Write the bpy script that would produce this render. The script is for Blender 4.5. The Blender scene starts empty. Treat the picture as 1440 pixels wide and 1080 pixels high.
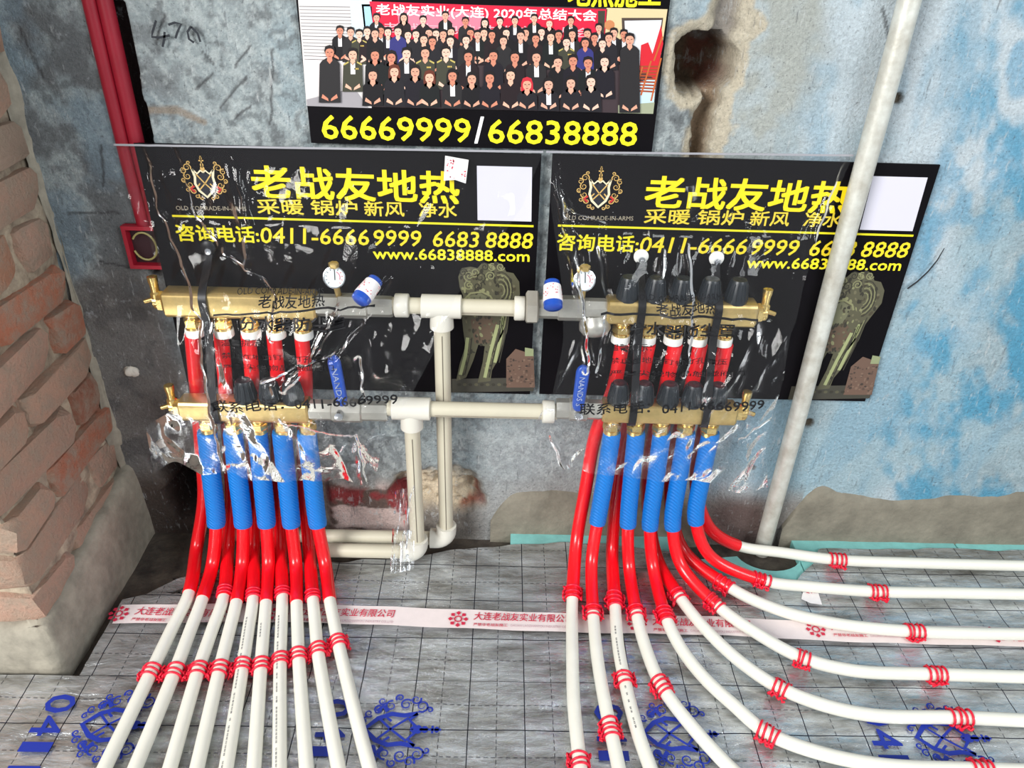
import bpy, math, random
import numpy as np
from mathutils import Vector, Matrix

R_ = random.Random(11)
scn = bpy.context.scene
COL = scn.collection

# ------------------------------------------------------------------ camera
F, PITCH, YAW, ROLL = 1082.0, math.radians(31.5), math.radians(1.1), math.radians(1.9)
CAM = Vector((0.0, -1.1228, 1.02))
fwd = Vector((math.sin(YAW) * math.cos(PITCH), math.cos(YAW) * math.cos(PITCH), -math.sin(PITCH)))
rgt = Vector((math.cos(YAW), -math.sin(YAW), 0))
upv = rgt.cross(fwd)
r2 = rgt * math.cos(ROLL) + upv * math.sin(ROLL)
u2 = -rgt * math.sin(ROLL) + upv * math.cos(ROLL)
cd = bpy.data.cameras.new('camera')
cam = bpy.data.objects.new('camera', cd)
COL.objects.link(cam)
m = Matrix.Identity(4)
for i in range(3):
    m[i][0], m[i][1], m[i][2], m[i][3] = r2[i], u2[i], -fwd[i], CAM[i]
cam.matrix_world = m
cd.sensor_width = 36.0
cd.lens = F * 36.0 / 1440.0
cd.clip_start = 0.02
scn.camera = cam

# ------------------------------------------------------------------ light
w = bpy.data.worlds.new('world')
scn.world = w
w.use_nodes = True
w.node_tree.nodes['Background'].inputs[0].default_value = (0.93, 0.96, 1.0, 1)
w.node_tree.nodes['Background'].inputs[1].default_value = 0.36


def rect_light(name, loc, target, sx, sy, power, col):
    l = bpy.data.lights.new(name, 'AREA')
    l.shape = 'RECTANGLE'
    l.size, l.size_y, l.energy, l.color = sx, sy, power, col
    o = bpy.data.objects.new(name, l)
    COL.objects.link(o)
    o.location = loc
    o.rotation_euler = (Vector(target) - Vector(loc)).to_track_quat('-Z', 'Y').to_euler()
    return o


rect_light('window_daylight', (-2.1, -2.7, 2.0), (0.2, 0, 0.25), 1.5, 1.5, 132, (1.0, 0.985, 0.96))
rect_light('right_fill', (2.3, -2.6, 2.2), (0.4, 0, 0.2), 1.2, 1.4, 55, (0.94, 0.98, 1.0))  # added fill from the right, lifts the pier's right-hand face
scn.view_settings.view_transform = 'Standard'
scn.view_settings.look = 'None'
scn.view_settings.gamma = 1.0
scn.view_settings.use_curve_mapping = False
scn.view_settings.exposure = 0.34


# ------------------------------------------------------------------ survey helpers: the wall is y = 0, the foil floor z = 0
def ray(px, py):
    return r2 * ((px - 720) / F) - u2 * ((py - 540) / F) + fwd


def W(px, py, off=0.0):
    d = ray(px, py)
    return CAM + d * ((-off - CAM.y) / d.y)


def FL(px, py, z=0.0):
    d = ray(px, py)
    return CAM + d * ((z - CAM.z) / d.z)


def wp(px, py, off=0.0):
    p = W(px, py, off)
    return (p.x, p.z)


def fp(px, py):
    p = FL(px, py)
    return (p.x, p.y)


def sstep(a, b, x):
    t = np.clip((np.asarray(x, float) - a) / (b - a), 0, 1)
    return t * t * (3 - 2 * t)


def vnoise(X, Y, seed):
    X = np.asarray(X, float); Y = np.asarray(Y, float)
    xi = np.floor(X).astype(np.int64); yi = np.floor(Y).astype(np.int64)
    xf = X - xi; yf = Y - yi
    xf = xf * xf * (3 - 2 * xf); yf = yf * yf * (3 - 2 * yf)

    def h(a, b):
        n = (a * 374761393 + b * 668265263 + seed * 1442695041) & 0xffffffff
        n = ((n ^ (n >> 13)) * 1274126177) & 0xffffffff
        n = n ^ (n >> 16)
        return (n & 0xffff) / 65535.0
    return (h(xi, yi) * (1 - xf) + h(xi + 1, yi) * xf) * (1 - yf) + (h(xi, yi + 1) * (1 - xf) + h(xi + 1, yi + 1) * xf) * yf


def fbm(X, Y, sc, seed, octv=4):
    s = 0; a = 1; tot = 0
    for k in range(octv):
        s = s + a * vnoise(np.asarray(X) * sc, np.asarray(Y) * sc, seed + k * 17)
        tot += a; a *= 0.5; sc *= 2.03
    return s / tot


def ridged(X, Y, sc, seed, octv=3):
    s = 0; a = 1; tot = 0
    for k in range(octv):
        s = s + a * (1 - np.abs(2 * vnoise(np.asarray(X) * sc, np.asarray(Y) * sc, seed + k * 13) - 1))
        tot += a; a *= 0.5; sc *= 2.1
    return s / tot


# ------------------------------------------------------------------ materials
MATS = {}


def srgb(r, g, b):
    f = lambda c: (c / 255 / 12.92) if c / 255 <= 0.04045 else ((c / 255 + 0.055) / 1.055) ** 2.4
    return (f(r), f(g), f(b), 1)


def N(nt, typ, **kw):
    n = nt.nodes.new(typ)
    for k, v in kw.items():
        if k.startswith('i_'):
            key = k[2:]
            n.inputs[int(key) if key.isdigit() else key.replace('_', ' ')].default_value = v
        else:
            setattr(n, k, v)
    return n


def mat(name, col, rough=0.5, metal=0.0, vary=0.0, scale=30.0, bump=0.0, bscale=60.0, col2=None, coat=0.0, spec=0.5):
    if name in MATS:
        return MATS[name]
    m = bpy.data.materials.new(name)
    m.use_nodes = True
    nt = m.node_tree
    b = nt.nodes['Principled BSDF']
    b.inputs['Roughness'].default_value = rough
    b.inputs['Metallic'].default_value = metal
    b.inputs['Specular IOR Level'].default_value = spec
    if coat:
        b.inputs['Coat Weight'].default_value = coat
        b.inputs['Coat Roughness'].default_value = 0.1
    tc = N(nt, 'ShaderNodeTexCoord')
    if vary or col2:
        nz = N(nt, 'ShaderNodeTexNoise', i_Scale=scale, i_Detail=6.0, i_Roughness=0.65)
        nt.links.new(tc.outputs['Object'], nz.inputs['Vector'])
        rp = N(nt, 'ShaderNodeValToRGB')
        rp.color_ramp.elements[0].position = 0.32
        rp.color_ramp.elements[1].position = 0.68
        c2 = col2 if col2 else tuple(min(1, c * (1 + vary)) for c in col[:3]) + (1,)
        c1 = col if col2 else tuple(c * (1 - vary) for c in col[:3]) + (1,)
        rp.color_ramp.elements[0].color = c1
        rp.color_ramp.elements[1].color = c2
        nt.links.new(nz.outputs['Fac'], rp.inputs['Fac'])
        nt.links.new(rp.outputs['Color'], b.inputs['Base Color'])
    else:
        b.inputs['Base Color'].default_value = col
    if bump:
        nz2 = N(nt, 'ShaderNodeTexNoise', i_Scale=bscale, i_Detail=5.0)
        nt.links.new(tc.outputs['Object'], nz2.inputs['Vector'])
        bp = N(nt, 'ShaderNodeBump', i_Strength=bump, i_Distance=0.004)
        nt.links.new(nz2.outputs['Fac'], bp.inputs['Height'])
        nt.links.new(bp.outputs['Normal'], b.inputs['Normal'])
    MATS[name] = m
    return m


def attr_mat(name, rough=0.9, bump=0.35, bscale=90.0, speck=0.25, sscale=160.0, spec=0.3):
    m = bpy.data.materials.new(name)
    m.use_nodes = True
    nt = m.node_tree
    b = nt.nodes['Principled BSDF']
    b.inputs['Roughness'].default_value = rough
    b.inputs['Specular IOR Level'].default_value = spec
    at = N(nt, 'ShaderNodeAttribute', attribute_name='Col')
    tc = N(nt, 'ShaderNodeTexCoord')
    if speck:
        nz = N(nt, 'ShaderNodeTexNoise', i_Scale=sscale, i_Detail=5.0, i_Roughness=0.75)
        nt.links.new(tc.outputs['Object'], nz.inputs['Vector'])
        mr = N(nt, 'ShaderNodeMapRange', i_1=0.3, i_2=0.7, i_3=1 - speck, i_4=1 + speck)
        nt.links.new(nz.outputs['Fac'], mr.inputs[0])
        mx = N(nt, 'ShaderNodeVectorMath', operation='SCALE')
        nt.links.new(at.outputs['Color'], mx.inputs[0])
        nt.links.new(mr.outputs[0], mx.inputs['Scale'])
        nt.links.new(mx.outputs[0], b.inputs['Base Color'])
    else:
        nt.links.new(at.outputs['Color'], b.inputs['Base Color'])
    if bump:
        nz2 = N(nt, 'ShaderNodeTexNoise', i_Scale=bscale, i_Detail=7.0, i_Roughness=0.7)
        nt.links.new(tc.outputs['Object'], nz2.inputs['Vector'])
        bp = N(nt, 'ShaderNodeBump', i_Strength=bump, i_Distance=0.006)
        nt.links.new(nz2.outputs['Fac'], bp.inputs['Height'])
        nt.links.new(bp.outputs['Normal'], b.inputs['Normal'])
    return m


def plaster_mat():
    """painted render: colour from the surveyed paint layout, with pits, scratches and grit on top"""
    m = attr_mat('painted_plaster', 0.92, 0.9, 150.0, 0.22, 210.0)
    nt = m.node_tree
    b = nt.nodes['Principled BSDF']
    src = b.inputs['Base Color'].links[0].from_socket
    tc = N(nt, 'ShaderNodeTexCoord')

    def layer(src, scale, rot, nscale, lo, hi, col, amt, rough=0.7):
        mp = N(nt, 'ShaderNodeMapping')
        mp.inputs['Scale'].default_value = scale
        mp.inputs['Rotation'].default_value = (0, rot, 0)
        nt.links.new(tc.outputs['Object'], mp.inputs['Vector'])
        nz = N(nt, 'ShaderNodeTexNoise', i_Scale=nscale, i_Detail=5.0, i_Roughness=rough)
        nt.links.new(mp.outputs[0], nz.inputs['Vector'])
        mr = N(nt, 'ShaderNodeMapRange', i_1=lo, i_2=hi, i_3=0.0, i_4=amt)
        nt.links.new(nz.outputs['Fac'], mr.inputs[0])
        mx = N(nt, 'ShaderNodeMix', data_type='RGBA')
        mx.inputs[7].default_value = col
        nt.links.new(mr.outputs[0], mx.inputs[0])
        nt.links.new(src, mx.inputs[6])
        return mx.outputs[2]
    src = layer(src, (1, 1, 1), 0, 190.0, .60, .66, srgb(70, 72, 74), .55)
    src = layer(src, (1, 1, .16), .6, 130.0, .60, .68, srgb(84, 88, 92), .5)
    src = layer(src, (1, 1, .2), -.5, 120.0, .60, .68, srgb(206, 210, 210), .5)
    src = layer(src, (1, 1, 1), 0, 46.0, .60, .66, srgb(196, 202, 204), .35)
    nt.links.new(src, b.inputs['Base Color'])
    return m


M_PLASTER = plaster_mat()
M_INK = attr_mat('printed_ink', 0.5, 0, 0, 0, 0, 0.35)
M_CEMENT = mat('cement_render', srgb(148, 142, 128), 0.9, vary=0.28, scale=22, bump=0.5, bscale=60)
M_MORTAR = mat('old_mortar', srgb(182, 168, 146), 0.95, col2=srgb(128, 114, 100), scale=38, bump=1.0, bscale=85)
M_BLACKB = mat('black_board', srgb(10, 8, 12), 0.5, vary=0.2, scale=14, spec=0.10)
M_BRASS = mat('brass', srgb(212, 184, 122), 0.32, 0.8, vary=0.16, scale=45, bump=0.06)
M_BRASSD = mat('brass_bright', srgb(232, 202, 132), 0.22, 0.9, vary=0.1, scale=60)
M_NICKEL = mat('nickel_plated_valve', srgb(178, 176, 168), 0.38, 0.6, vary=0.12, scale=30)
M_PPR = mat('cream_pipe_plastic', srgb(194, 188, 168), 0.42, vary=0.05, scale=8)
M_PPRW = mat('white_fitting_plastic', srgb(210, 207, 196), 0.38, vary=0.03, scale=8)
M_KNOB = mat('black_knob_plastic', srgb(28, 34, 40), 0.35)
M_RED = mat('red_sleeve_plastic', srgb(232, 14, 28), 0.28, vary=0.08, scale=10, coat=0.3)
M_TIE = mat('red_tie_wire', srgb(226, 18, 52), 0.4)
M_PEX = mat('white_heating_pipe', srgb(226, 224, 212), 0.33, vary=0.03, scale=12, coat=0.2)
M_BLUEH = mat('blue_vinyl_grip', srgb(14, 70, 168), 0.35, coat=0.3)
M_STEEL = mat('galvanised_steel', srgb(214, 216, 208), 0.45, 0.3, col2=srgb(178, 174, 162), scale=30, bump=0.15, bscale=140)
M_STRAP = mat('black_steel_strap', srgb(22, 22, 26), 0.4, 0.3)
M_WHITE = mat('white_plastic', srgb(232, 232, 228), 0.45)
M_PAPER = mat('white_paper', srgb(226, 222, 222), 0.75, vary=0.05, scale=50)
M_CONDUIT = mat('red_conduit', srgb(140, 18, 38), 0.4, vary=0.15, scale=14)
M_BOXRED = mat('red_box_plastic', srgb(158, 24, 44), 0.42, vary=0.1, scale=20)
M_DARKIN = mat('dark_box_lining', srgb(52, 24, 30), 0.7)
M_WIRE = mat('yellow_green_wire', srgb(158, 150, 92), 0.4)
M_XPS = mat('teal_foam', srgb(126, 190, 186), 0.7, vary=0.1, scale=40, bump=0.15)
M_LUMP = mat('plaster_lump', srgb(214, 208, 196), 0.9, vary=0.1, scale=50, bump=0.4)
M_GLASS = mat('gauge_face', srgb(218, 226, 228), 0.25, coat=0.6)
M_CHROME = mat('chrome', srgb(205, 208, 212), 0.18, 0.95)


def sleeve_mat():
    m = mat('blue_ribbed_sleeve', srgb(0, 112, 196), 0.5)
    nt = m.node_tree
    b = nt.nodes['Principled BSDF']
    tc = N(nt, 'ShaderNodeTexCoord')
    wv = N(nt, 'ShaderNodeTexWave', i_Scale=90.0, i_Distortion=0.6)
    wv.bands_direction = 'DIAGONAL'
    nt.links.new(tc.outputs['Object'], wv.inputs['Vector'])
    bp = N(nt, 'ShaderNodeBump', i_Strength=0.35, i_Distance=0.002)
    nt.links.new(wv.outputs['Fac'], bp.inputs['Height'])
    nt.links.new(bp.outputs['Normal'], b.inputs['Normal'])
    return m


M_SLEEVE = sleeve_mat()



def brick_mat():
    m = bpy.data.materials.new('old_red_brick')
    m.use_nodes = True
    nt = m.node_tree
    b = nt.nodes['Principled BSDF']
    b.inputs['Roughness'].default_value = 0.93
    b.inputs['Specular IOR Level'].default_value = 0.2
    oi = N(nt, 'ShaderNodeObjectInfo')
    rp = N(nt, 'ShaderNodeValToRGB')
    e = rp.color_ramp.elements
    e[0].color = srgb(202, 164, 142); e[0].position = 0.0
    e[1].color = srgb(204, 134, 98); e[1].position = 1.0
    for p, c in ((0.3, (190, 156, 136)), (0.55, (208, 168, 148)), (0.66, (170, 118, 98)), (0.76, (204, 132, 104)), (0.86, (182, 164, 148))):
        x = e.new(p); x.color = srgb(*c)
    nt.links.new(oi.outputs['Random'], rp.inputs['Fac'])
    tc = N(nt, 'ShaderNodeNewGeometry')
    nz = N(nt, 'ShaderNodeTexNoise', i_Scale=34.0, i_Detail=8.0, i_Roughness=0.7)
    nt.links.new(tc.outputs['Position'], nz.inputs['Vector'])
    mr = N(nt, 'ShaderNodeMapRange', i_1=0.40, i_2=0.62, i_3=0.0, i_4=0.9)
    nt.links.new(nz.outputs['Fac'], mr.inputs[0])
    mx = N(nt, 'ShaderNodeMix', data_type='RGBA')
    mx.inputs[7].default_value = srgb(180, 160, 142)
    nt.links.new(mr.outputs[0], mx.inputs[0])
    nt.links.new(rp.outputs['Color'], mx.inputs[6])
    nt.links.new(mx.outputs[2], b.inputs['Base Color'])
    nz2 = N(nt, 'ShaderNodeTexNoise', i_Scale=170.0, i_Detail=9.0, i_Roughness=0.7)
    nt.links.new(tc.outputs['Position'], nz2.inputs['Vector'])
    bp = N(nt, 'ShaderNodeBump', i_Strength=1.0, i_Distance=0.008)
    nt.links.new(nz2.outputs['Fac'], bp.inputs['Height'])
    nt.links.new(bp.outputs['Normal'], b.inputs['Normal'])
    return m


M_BRICK = brick_mat()


def foil_mat():
    """aluminised foil with a printed blue-black grid (solid lines and dashed half lines)"""
    m = bpy.data.materials.new('gridded_foil')
    m.use_nodes = True
    nt = m.node_tree
    b = nt.nodes['Principled BSDF']
    tc = N(nt, 'ShaderNodeTexCoord')
    sp = N(nt, 'ShaderNodeSeparateXYZ')
    nt.links.new(tc.outputs['Object'], sp.inputs[0])

    def math_(op, a, bb=None, c=None):
        n = N(nt, 'ShaderNodeMath', operation=op)
        for k, v in enumerate((a, bb, c)):
            if v is None:
                continue
            if isinstance(v, (int, float)):
                n.inputs[k].default_value = v
            else:
                nt.links.new(v, n.inputs[k])
        return n.outputs[0]
    CELL = 0.0832

    def line(coord, shift, hw):
        t = math_('MULTIPLY_ADD', coord, 1 / CELL, shift)
        t = math_('FRACT', t)
        t = math_('SUBTRACT', t, 0.5)
        t = math_('ABSOLUTE', t)
        return math_('LESS_THAN', t, hw / CELL)
    sx, sy = 0.5 + 0.0344 / CELL, 0.5 + 0.348 / CELL
    X, Y = sp.outputs[0], sp.outputs[1]
    solid = math_('MAXIMUM', line(X, sx, 0.00075), line(Y, sy, 0.00075))

    def dash(coord):
        t = math_('FRACT', math_('MULTIPLY', coord, 1 / 0.0105))
        return math_('LESS_THAN', t, 0.6)
    dx = math_('MULTIPLY', line(X, sx + 0.5, 0.0007), dash(Y))
    dy = math_('MULTIPLY', line(Y, sy + 0.5, 0.0007), dash(X))
    ln = math_('MAXIMUM', solid, math_('MULTIPLY', math_('MAXIMUM', dx, dy), 0.75))
    nz = N(nt, 'ShaderNodeTexNoise', i_Scale=9.0, i_Detail=8.0, i_Roughness=0.7)
    mp = N(nt, 'ShaderNodeMapping')
    mp.inputs['Scale'].default_value = (0.9, 3.6, 1.0)
    mp.inputs['Rotation'].default_value = (0, 0, 0.25)
    nt.links.new(tc.outputs['Object'], mp.inputs['Vector'])
    nt.links.new(mp.outputs[0], nz.inputs['Vector'])
    rp = N(nt, 'ShaderNodeValToRGB')
    rp.color_ramp.elements[0].position = 0.33
    rp.color_ramp.elements[1].position = 0.66
    rp.color_ramp.elements[0].color = srgb(136, 134, 130)
    rp.color_ramp.elements[1].color = srgb(236, 242, 246)
    nt.links.new(nz.outputs['Fac'], rp.inputs['Fac'])
    mx = N(nt, 'ShaderNodeMix', data_type='RGBA')
    mx.inputs[7].default_value = srgb(28, 30, 52)
    nt.links.new(ln, mx.inputs[0])
    nt.links.new(rp.outputs['Color'], mx.inputs[6])
    nt.links.new(mx.outputs[2], b.inputs['Base Color'])
    b.inputs['Metallic'].default_value = 0.78
    b.inputs['Roughness'].default_value = 0.20
    nz2 = N(nt, 'ShaderNodeTexNoise', i_Scale=34.0, i_Detail=6.0, i_Roughness=0.62, i_Distortion=0.8)
    mp2 = N(nt, 'ShaderNodeMapping')
    mp2.inputs['Scale'].default_value = (0.8, 2.4, 1.0)
    mp2.inputs['Rotation'].default_value = (0, 0, -0.3)
    nt.links.new(tc.outputs['Object'], mp2.inputs['Vector'])
    nt.links.new(mp2.outputs[0], nz2.inputs['Vector'])
    bp = N(nt, 'ShaderNodeBump', i_Strength=0.55, i_Distance=0.006)
    nt.links.new(nz2.outputs['Fac'], bp.inputs['Height'])
    nt.links.new(bp.outputs['Normal'], b.inputs['Normal'])
    return m


M_FOIL = foil_mat()


def film_mat(name, haze=0.007, gl=0.04, rough=0.06, bscale=16.0):
    """clear crumpled polythene: mostly see-through, with a glossy skin and a little haze"""
    m = bpy.data.materials.new(name)
    m.use_nodes = True
    nt = m.node_tree
    nt.nodes.remove(nt.nodes['Principled BSDF'])
    out = nt.nodes['Material Output']
    tr = N(nt, 'ShaderNodeBsdfTransparent')
    tr.inputs[0].default_value = (0.97, 0.975, 0.98, 1)
    df = N(nt, 'ShaderNodeBsdfDiffuse')
    df.inputs[0].default_value = (0.85, 0.86, 0.87, 1)
    gs = N(nt, 'ShaderNodeBsdfGlossy')
    gs.inputs['Roughness'].default_value = rough
    gs.inputs[0].default_value = (1, 1, 1, 1)
    tc = N(nt, 'ShaderNodeTexCoord')
    nz = N(nt, 'ShaderNodeTexNoise', i_Scale=bscale, i_Detail=4.0, i_Roughness=0.55, i_Distortion=1.2)
    nt.links.new(tc.outputs['Object'], nz.inputs['Vector'])
    bp = N(nt, 'ShaderNodeBump', i_Strength=0.20, i_Distance=0.012)
    nt.links.new(nz.outputs['Fac'], bp.inputs['Height'])
    nt.links.new(bp.outputs['Normal'], gs.inputs['Normal'])
    fr = N(nt, 'ShaderNodeFresnel', i_IOR=1.31)
    nt.links.new(bp.outputs['Normal'], fr.inputs['Normal'])
    ad = N(nt, 'ShaderNodeMath', operation='MULTIPLY_ADD')
    ad.inputs[1].default_value = 1.0
    ad.inputs[2].default_value = gl - 0.04
    ad.use_clamp = True
    nt.links.new(fr.outputs[0], ad.inputs[0])
    m1 = N(nt, 'ShaderNodeMixShader')
    m1.inputs[0].default_value = haze
    nt.links.new(tr.outputs[0], m1.inputs[1])
    nt.links.new(df.outputs[0], m1.inputs[2])
    m2 = N(nt, 'ShaderNodeMixShader')
    nt.links.new(ad.outputs[0], m2.inputs[0])
    nt.links.new(m1.outputs[0], m2.inputs[1])
    nt.links.new(gs.outputs[0], m2.inputs[2])
    nt.links.new(m2.outputs[0], out.inputs['Surface'])
    return m


M_FILM = film_mat('clear_polythene')
M_TAPE = mat('white_packing_tape', srgb(226, 214, 212), 0.35, vary=0.04, scale=40)


# ------------------------------------------------------------------ object helpers
def link_mesh(name, verts, faces, material, parent=None, smooth=False, loc=None):
    me = bpy.data.meshes.new(name)
    me.from_pydata([tuple(v) for v in verts], [], faces)
    me.update()
    if smooth:
        me.polygons.foreach_set('use_smooth', [True] * len(me.polygons))
    if material:
        me.materials.append(material)
    o = bpy.data.objects.new(name, me)
    COL.objects.link(o)
    if parent is not None:
        o.parent = parent
        o.matrix_parent_inverse = Matrix.Translation(-parent.location)
    return o


def tag(o, label=None, cat=None, group=None, kind=None):
    if label: o['label'] = label
    if cat: o['category'] = cat
    if group: o['group'] = group
    if kind: o['kind'] = kind
    return o


def thing(name, label, cat, loc, group=None):
    o = bpy.data.objects.new(name, None)
    COL.objects.link(o)
    o.location = loc
    o.empty_display_size = 0.02
    return tag(o, label, cat, group)


class MB:
    def __init__(s):
        s.v = []; s.f = []

    def grid(s, rings, close_u=True, cap=True):
        n = len(rings[0]); b = len(s.v)
        for r in rings:
            s.v += [tuple(p) for p in r]
        for i in range(len(rings) - 1):
            for j in range(n if close_u else n - 1):
                k = (j + 1) % n
                s.f.append((b + i * n + j, b + i * n + k, b + (i + 1) * n + k, b + (i + 1) * n + j))
        if cap and close_u:
            s.f.append(tuple(b + j for j in reversed(range(n))))
            e = b + (len(rings) - 1) * n
            s.f.append(tuple(e + j for j in range(n)))
        return s

    def tube(s, path, r, seg=12, cap=True):
        path = [Vector(p) for p in path]
        n = len(path)
        rr = r if hasattr(r, '__len__') else [r] * n
        t0 = (path[1] - path[0]).normalized()
        a = Vector((0, 0, 1)) if abs(t0.z) < 0.8 else Vector((1, 0, 0))
        u = t0.cross(a).normalized()
        rings = []
        for i, p in enumerate(path):
            t = (path[min(i + 1, n - 1)] - path[max(i - 1, 0)])
            t = t.normalized() if t.length > 1e-9 else t0
            u = (u - t * u.dot(t)).normalized()
            v = t.cross(u)
            rings.append([p + (u * math.cos(2 * math.pi * k / seg) + v * math.sin(2 * math.pi * k / seg)) * rr[i] for k in range(seg)])
        return s.grid(rings, True, cap)

    def lathe(s, org, axis, prof, seg=20):
        """prof: list of (distance along axis, radius)"""
        org = Vector(org); ax = Vector(axis).normalized()
        pts = [org + ax * d for d, _ in prof]
        a = Vector((0, 0, 1)) if abs(ax.z) < 0.8 else Vector((1, 0, 0))
        u = ax.cross(a).normalized(); v = ax.cross(u)
        rings = [[p + (u * math.cos(2 * math.pi * (k + .5) / seg) + v * math.sin(2 * math.pi * (k + .5) / seg)) * max(r, 1e-5) for k in range(seg)] for p, (_, r) in zip(pts, prof)]
        return s.grid(rings)

    def prism(s, org, axis, prof2d, length, up=(0, 0, 1)):
        """extrude a 2d outline (a along side, b along up) from org along axis"""
        org = Vector(org); ax = Vector(axis).normalized()
        upv_ = (Vector(up) - ax * Vector(up).dot(ax)).normalized()
        sd = ax.cross(upv_)
        rings = [[org + ax * L + sd * a + upv_ * b for a, b in prof2d] for L in length] if hasattr(length, '__len__') else \
            [[org + ax * L + sd * a + upv_ * b for a, b in prof2d] for L in (0, length)]
        return s.grid(rings)

    def box(s, lo, hi):
        x0, y0, z0 = lo; x1, y1, z1 = hi
        b = len(s.v)
        s.v += [(x, y, z) for z in (z0, z1) for y in (y0, y1) for x in (x0, x1)]
        s.f += [tuple(b + k for k in q) for q in ((0, 2, 3, 1), (4, 5, 7, 6), (0, 1, 5, 4), (2, 6, 7, 3), (0, 4, 6, 2), (1, 3, 7, 5))]
        return s

    def blob(s, c, rx, ry, rz, seed=0, amp=0.25, nu=14, nv=9):
        rr = random.Random(seed)
        ph = [(rr.uniform(0, 6.28), rr.randint(2, 4), rr.randint(1, 3), rr.uniform(.4, 1)) for _ in range(4)]
        rings = []
        for i in range(nv + 1):
            th = math.pi * i / nv
            ring = []
            for j in range(nu):
                a = 2 * math.pi * j / nu
                k = 1 + amp * sum(w * math.sin(p + f * a + g * th) for p, f, g, w in ph) / 2 * math.sin(th)
                ring.append((c[0] + rx * k * math.sin(th) * math.cos(a), c[1] + ry * k * math.sin(th) * math.sin(a), c[2] + rz * k * math.cos(th)))
            rings.append(ring)
        return s.grid(rings)

    def build(s, name, material, parent=None, smooth=True, sharp=40):
        o = link_mesh(name, s.v, s.f, material, parent, smooth)
        if smooth and sharp:
            o.data.set_sharp_from_angle(angle=math.radians(sharp))
        return o


def rrect(w_, h_, c, n=4):
    """rounded rectangle outline, half sizes w_, h_"""
    pts = []
    for cx, cy, a0 in ((w_ - c, h_ - c, 0), (-w_ + c, h_ - c, 90), (-w_ + c, -h_ + c, 180), (w_ - c, -h_ + c, 270)):
        for k in range(n + 1):
            a = math.radians(a0 + 90 * k / n)
            pts.append((cx + c * math.cos(a), cy + c * math.sin(a)))
    return pts


def spline(pts, step=0.006):
    """Catmull-Rom through the points, resampled evenly"""
    P = [Vector(p) for p in pts]
    P = [P[0] * 2 - P[1]] + P + [P[-1] * 2 - P[-2]]
    raw = []
    for i in range(1, len(P) - 2):
        p0, p1, p2, p3 = P[i - 1:i + 3]
        d0 = max((p1 - p0).length, 1e-6) ** .5; d1 = max((p2 - p1).length, 1e-6) ** .5; d2 = max((p3 - p2).length, 1e-6) ** .5
        m1 = (p2 - p1) + d1 * ((p1 - p0) / d0 - (p2 - p0) / (d0 + d1))
        m2 = (p2 - p1) + d1 * ((p3 - p2) / d2 - (p3 - p1) / (d1 + d2))
        for k in range(24):
            t = k / 24
            raw.append(p1 * (2 * t ** 3 - 3 * t * t + 1) + m1 * (t ** 3 - 2 * t * t + t) + p2 * (-2 * t ** 3 + 3 * t * t) + m2 * (t ** 3 - t * t))
    raw.append(P[-2])
    out = [raw[0]]; acc = 0
    for a, b in zip(raw, raw[1:]):
        L = (b - a).length
        while L > 1e-9 and acc + L >= step:
            t = (step - acc) / L
            a = a.lerp(b, t); out.append(a.copy()); L = (b - a).length; acc = 0
        acc += L
    if (out[-1] - raw[-1]).length > step * 0.3:
        out.append(raw[-1])
    return out


# ------------------------------------------------------------------ flat print: polygons in a plane, coloured by attribute
_txt = {}


def text_mesh(body, offset=0.0, shear=0.0):
    key = (body, offset, shear)
    if key not in _txt:
        c = bpy.data.curves.new('t', 'FONT')
        c.body = body; c.size = 1; c.offset = offset; c.shear = shear; c.resolution_u = 2
        o = bpy.data.objects.new('t', c)
        COL.objects.link(o)
        bpy.context.view_layer.update()
        me = bpy.data.meshes.new_from_object(o.evaluated_get(bpy.context.evaluated_depsgraph_get()))
        v = np.array([x.co[:2] for x in me.vertices]) if len(me.vertices) else np.zeros((1, 2))
        f = [tuple(p.vertices) for p in me.polygons]
        v = v - v.min(0)
        _txt[key] = (v, f)
        bpy.data.objects.remove(o); bpy.data.curves.remove(c); bpy.data.meshes.remove(me)
    return _txt[key]


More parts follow.
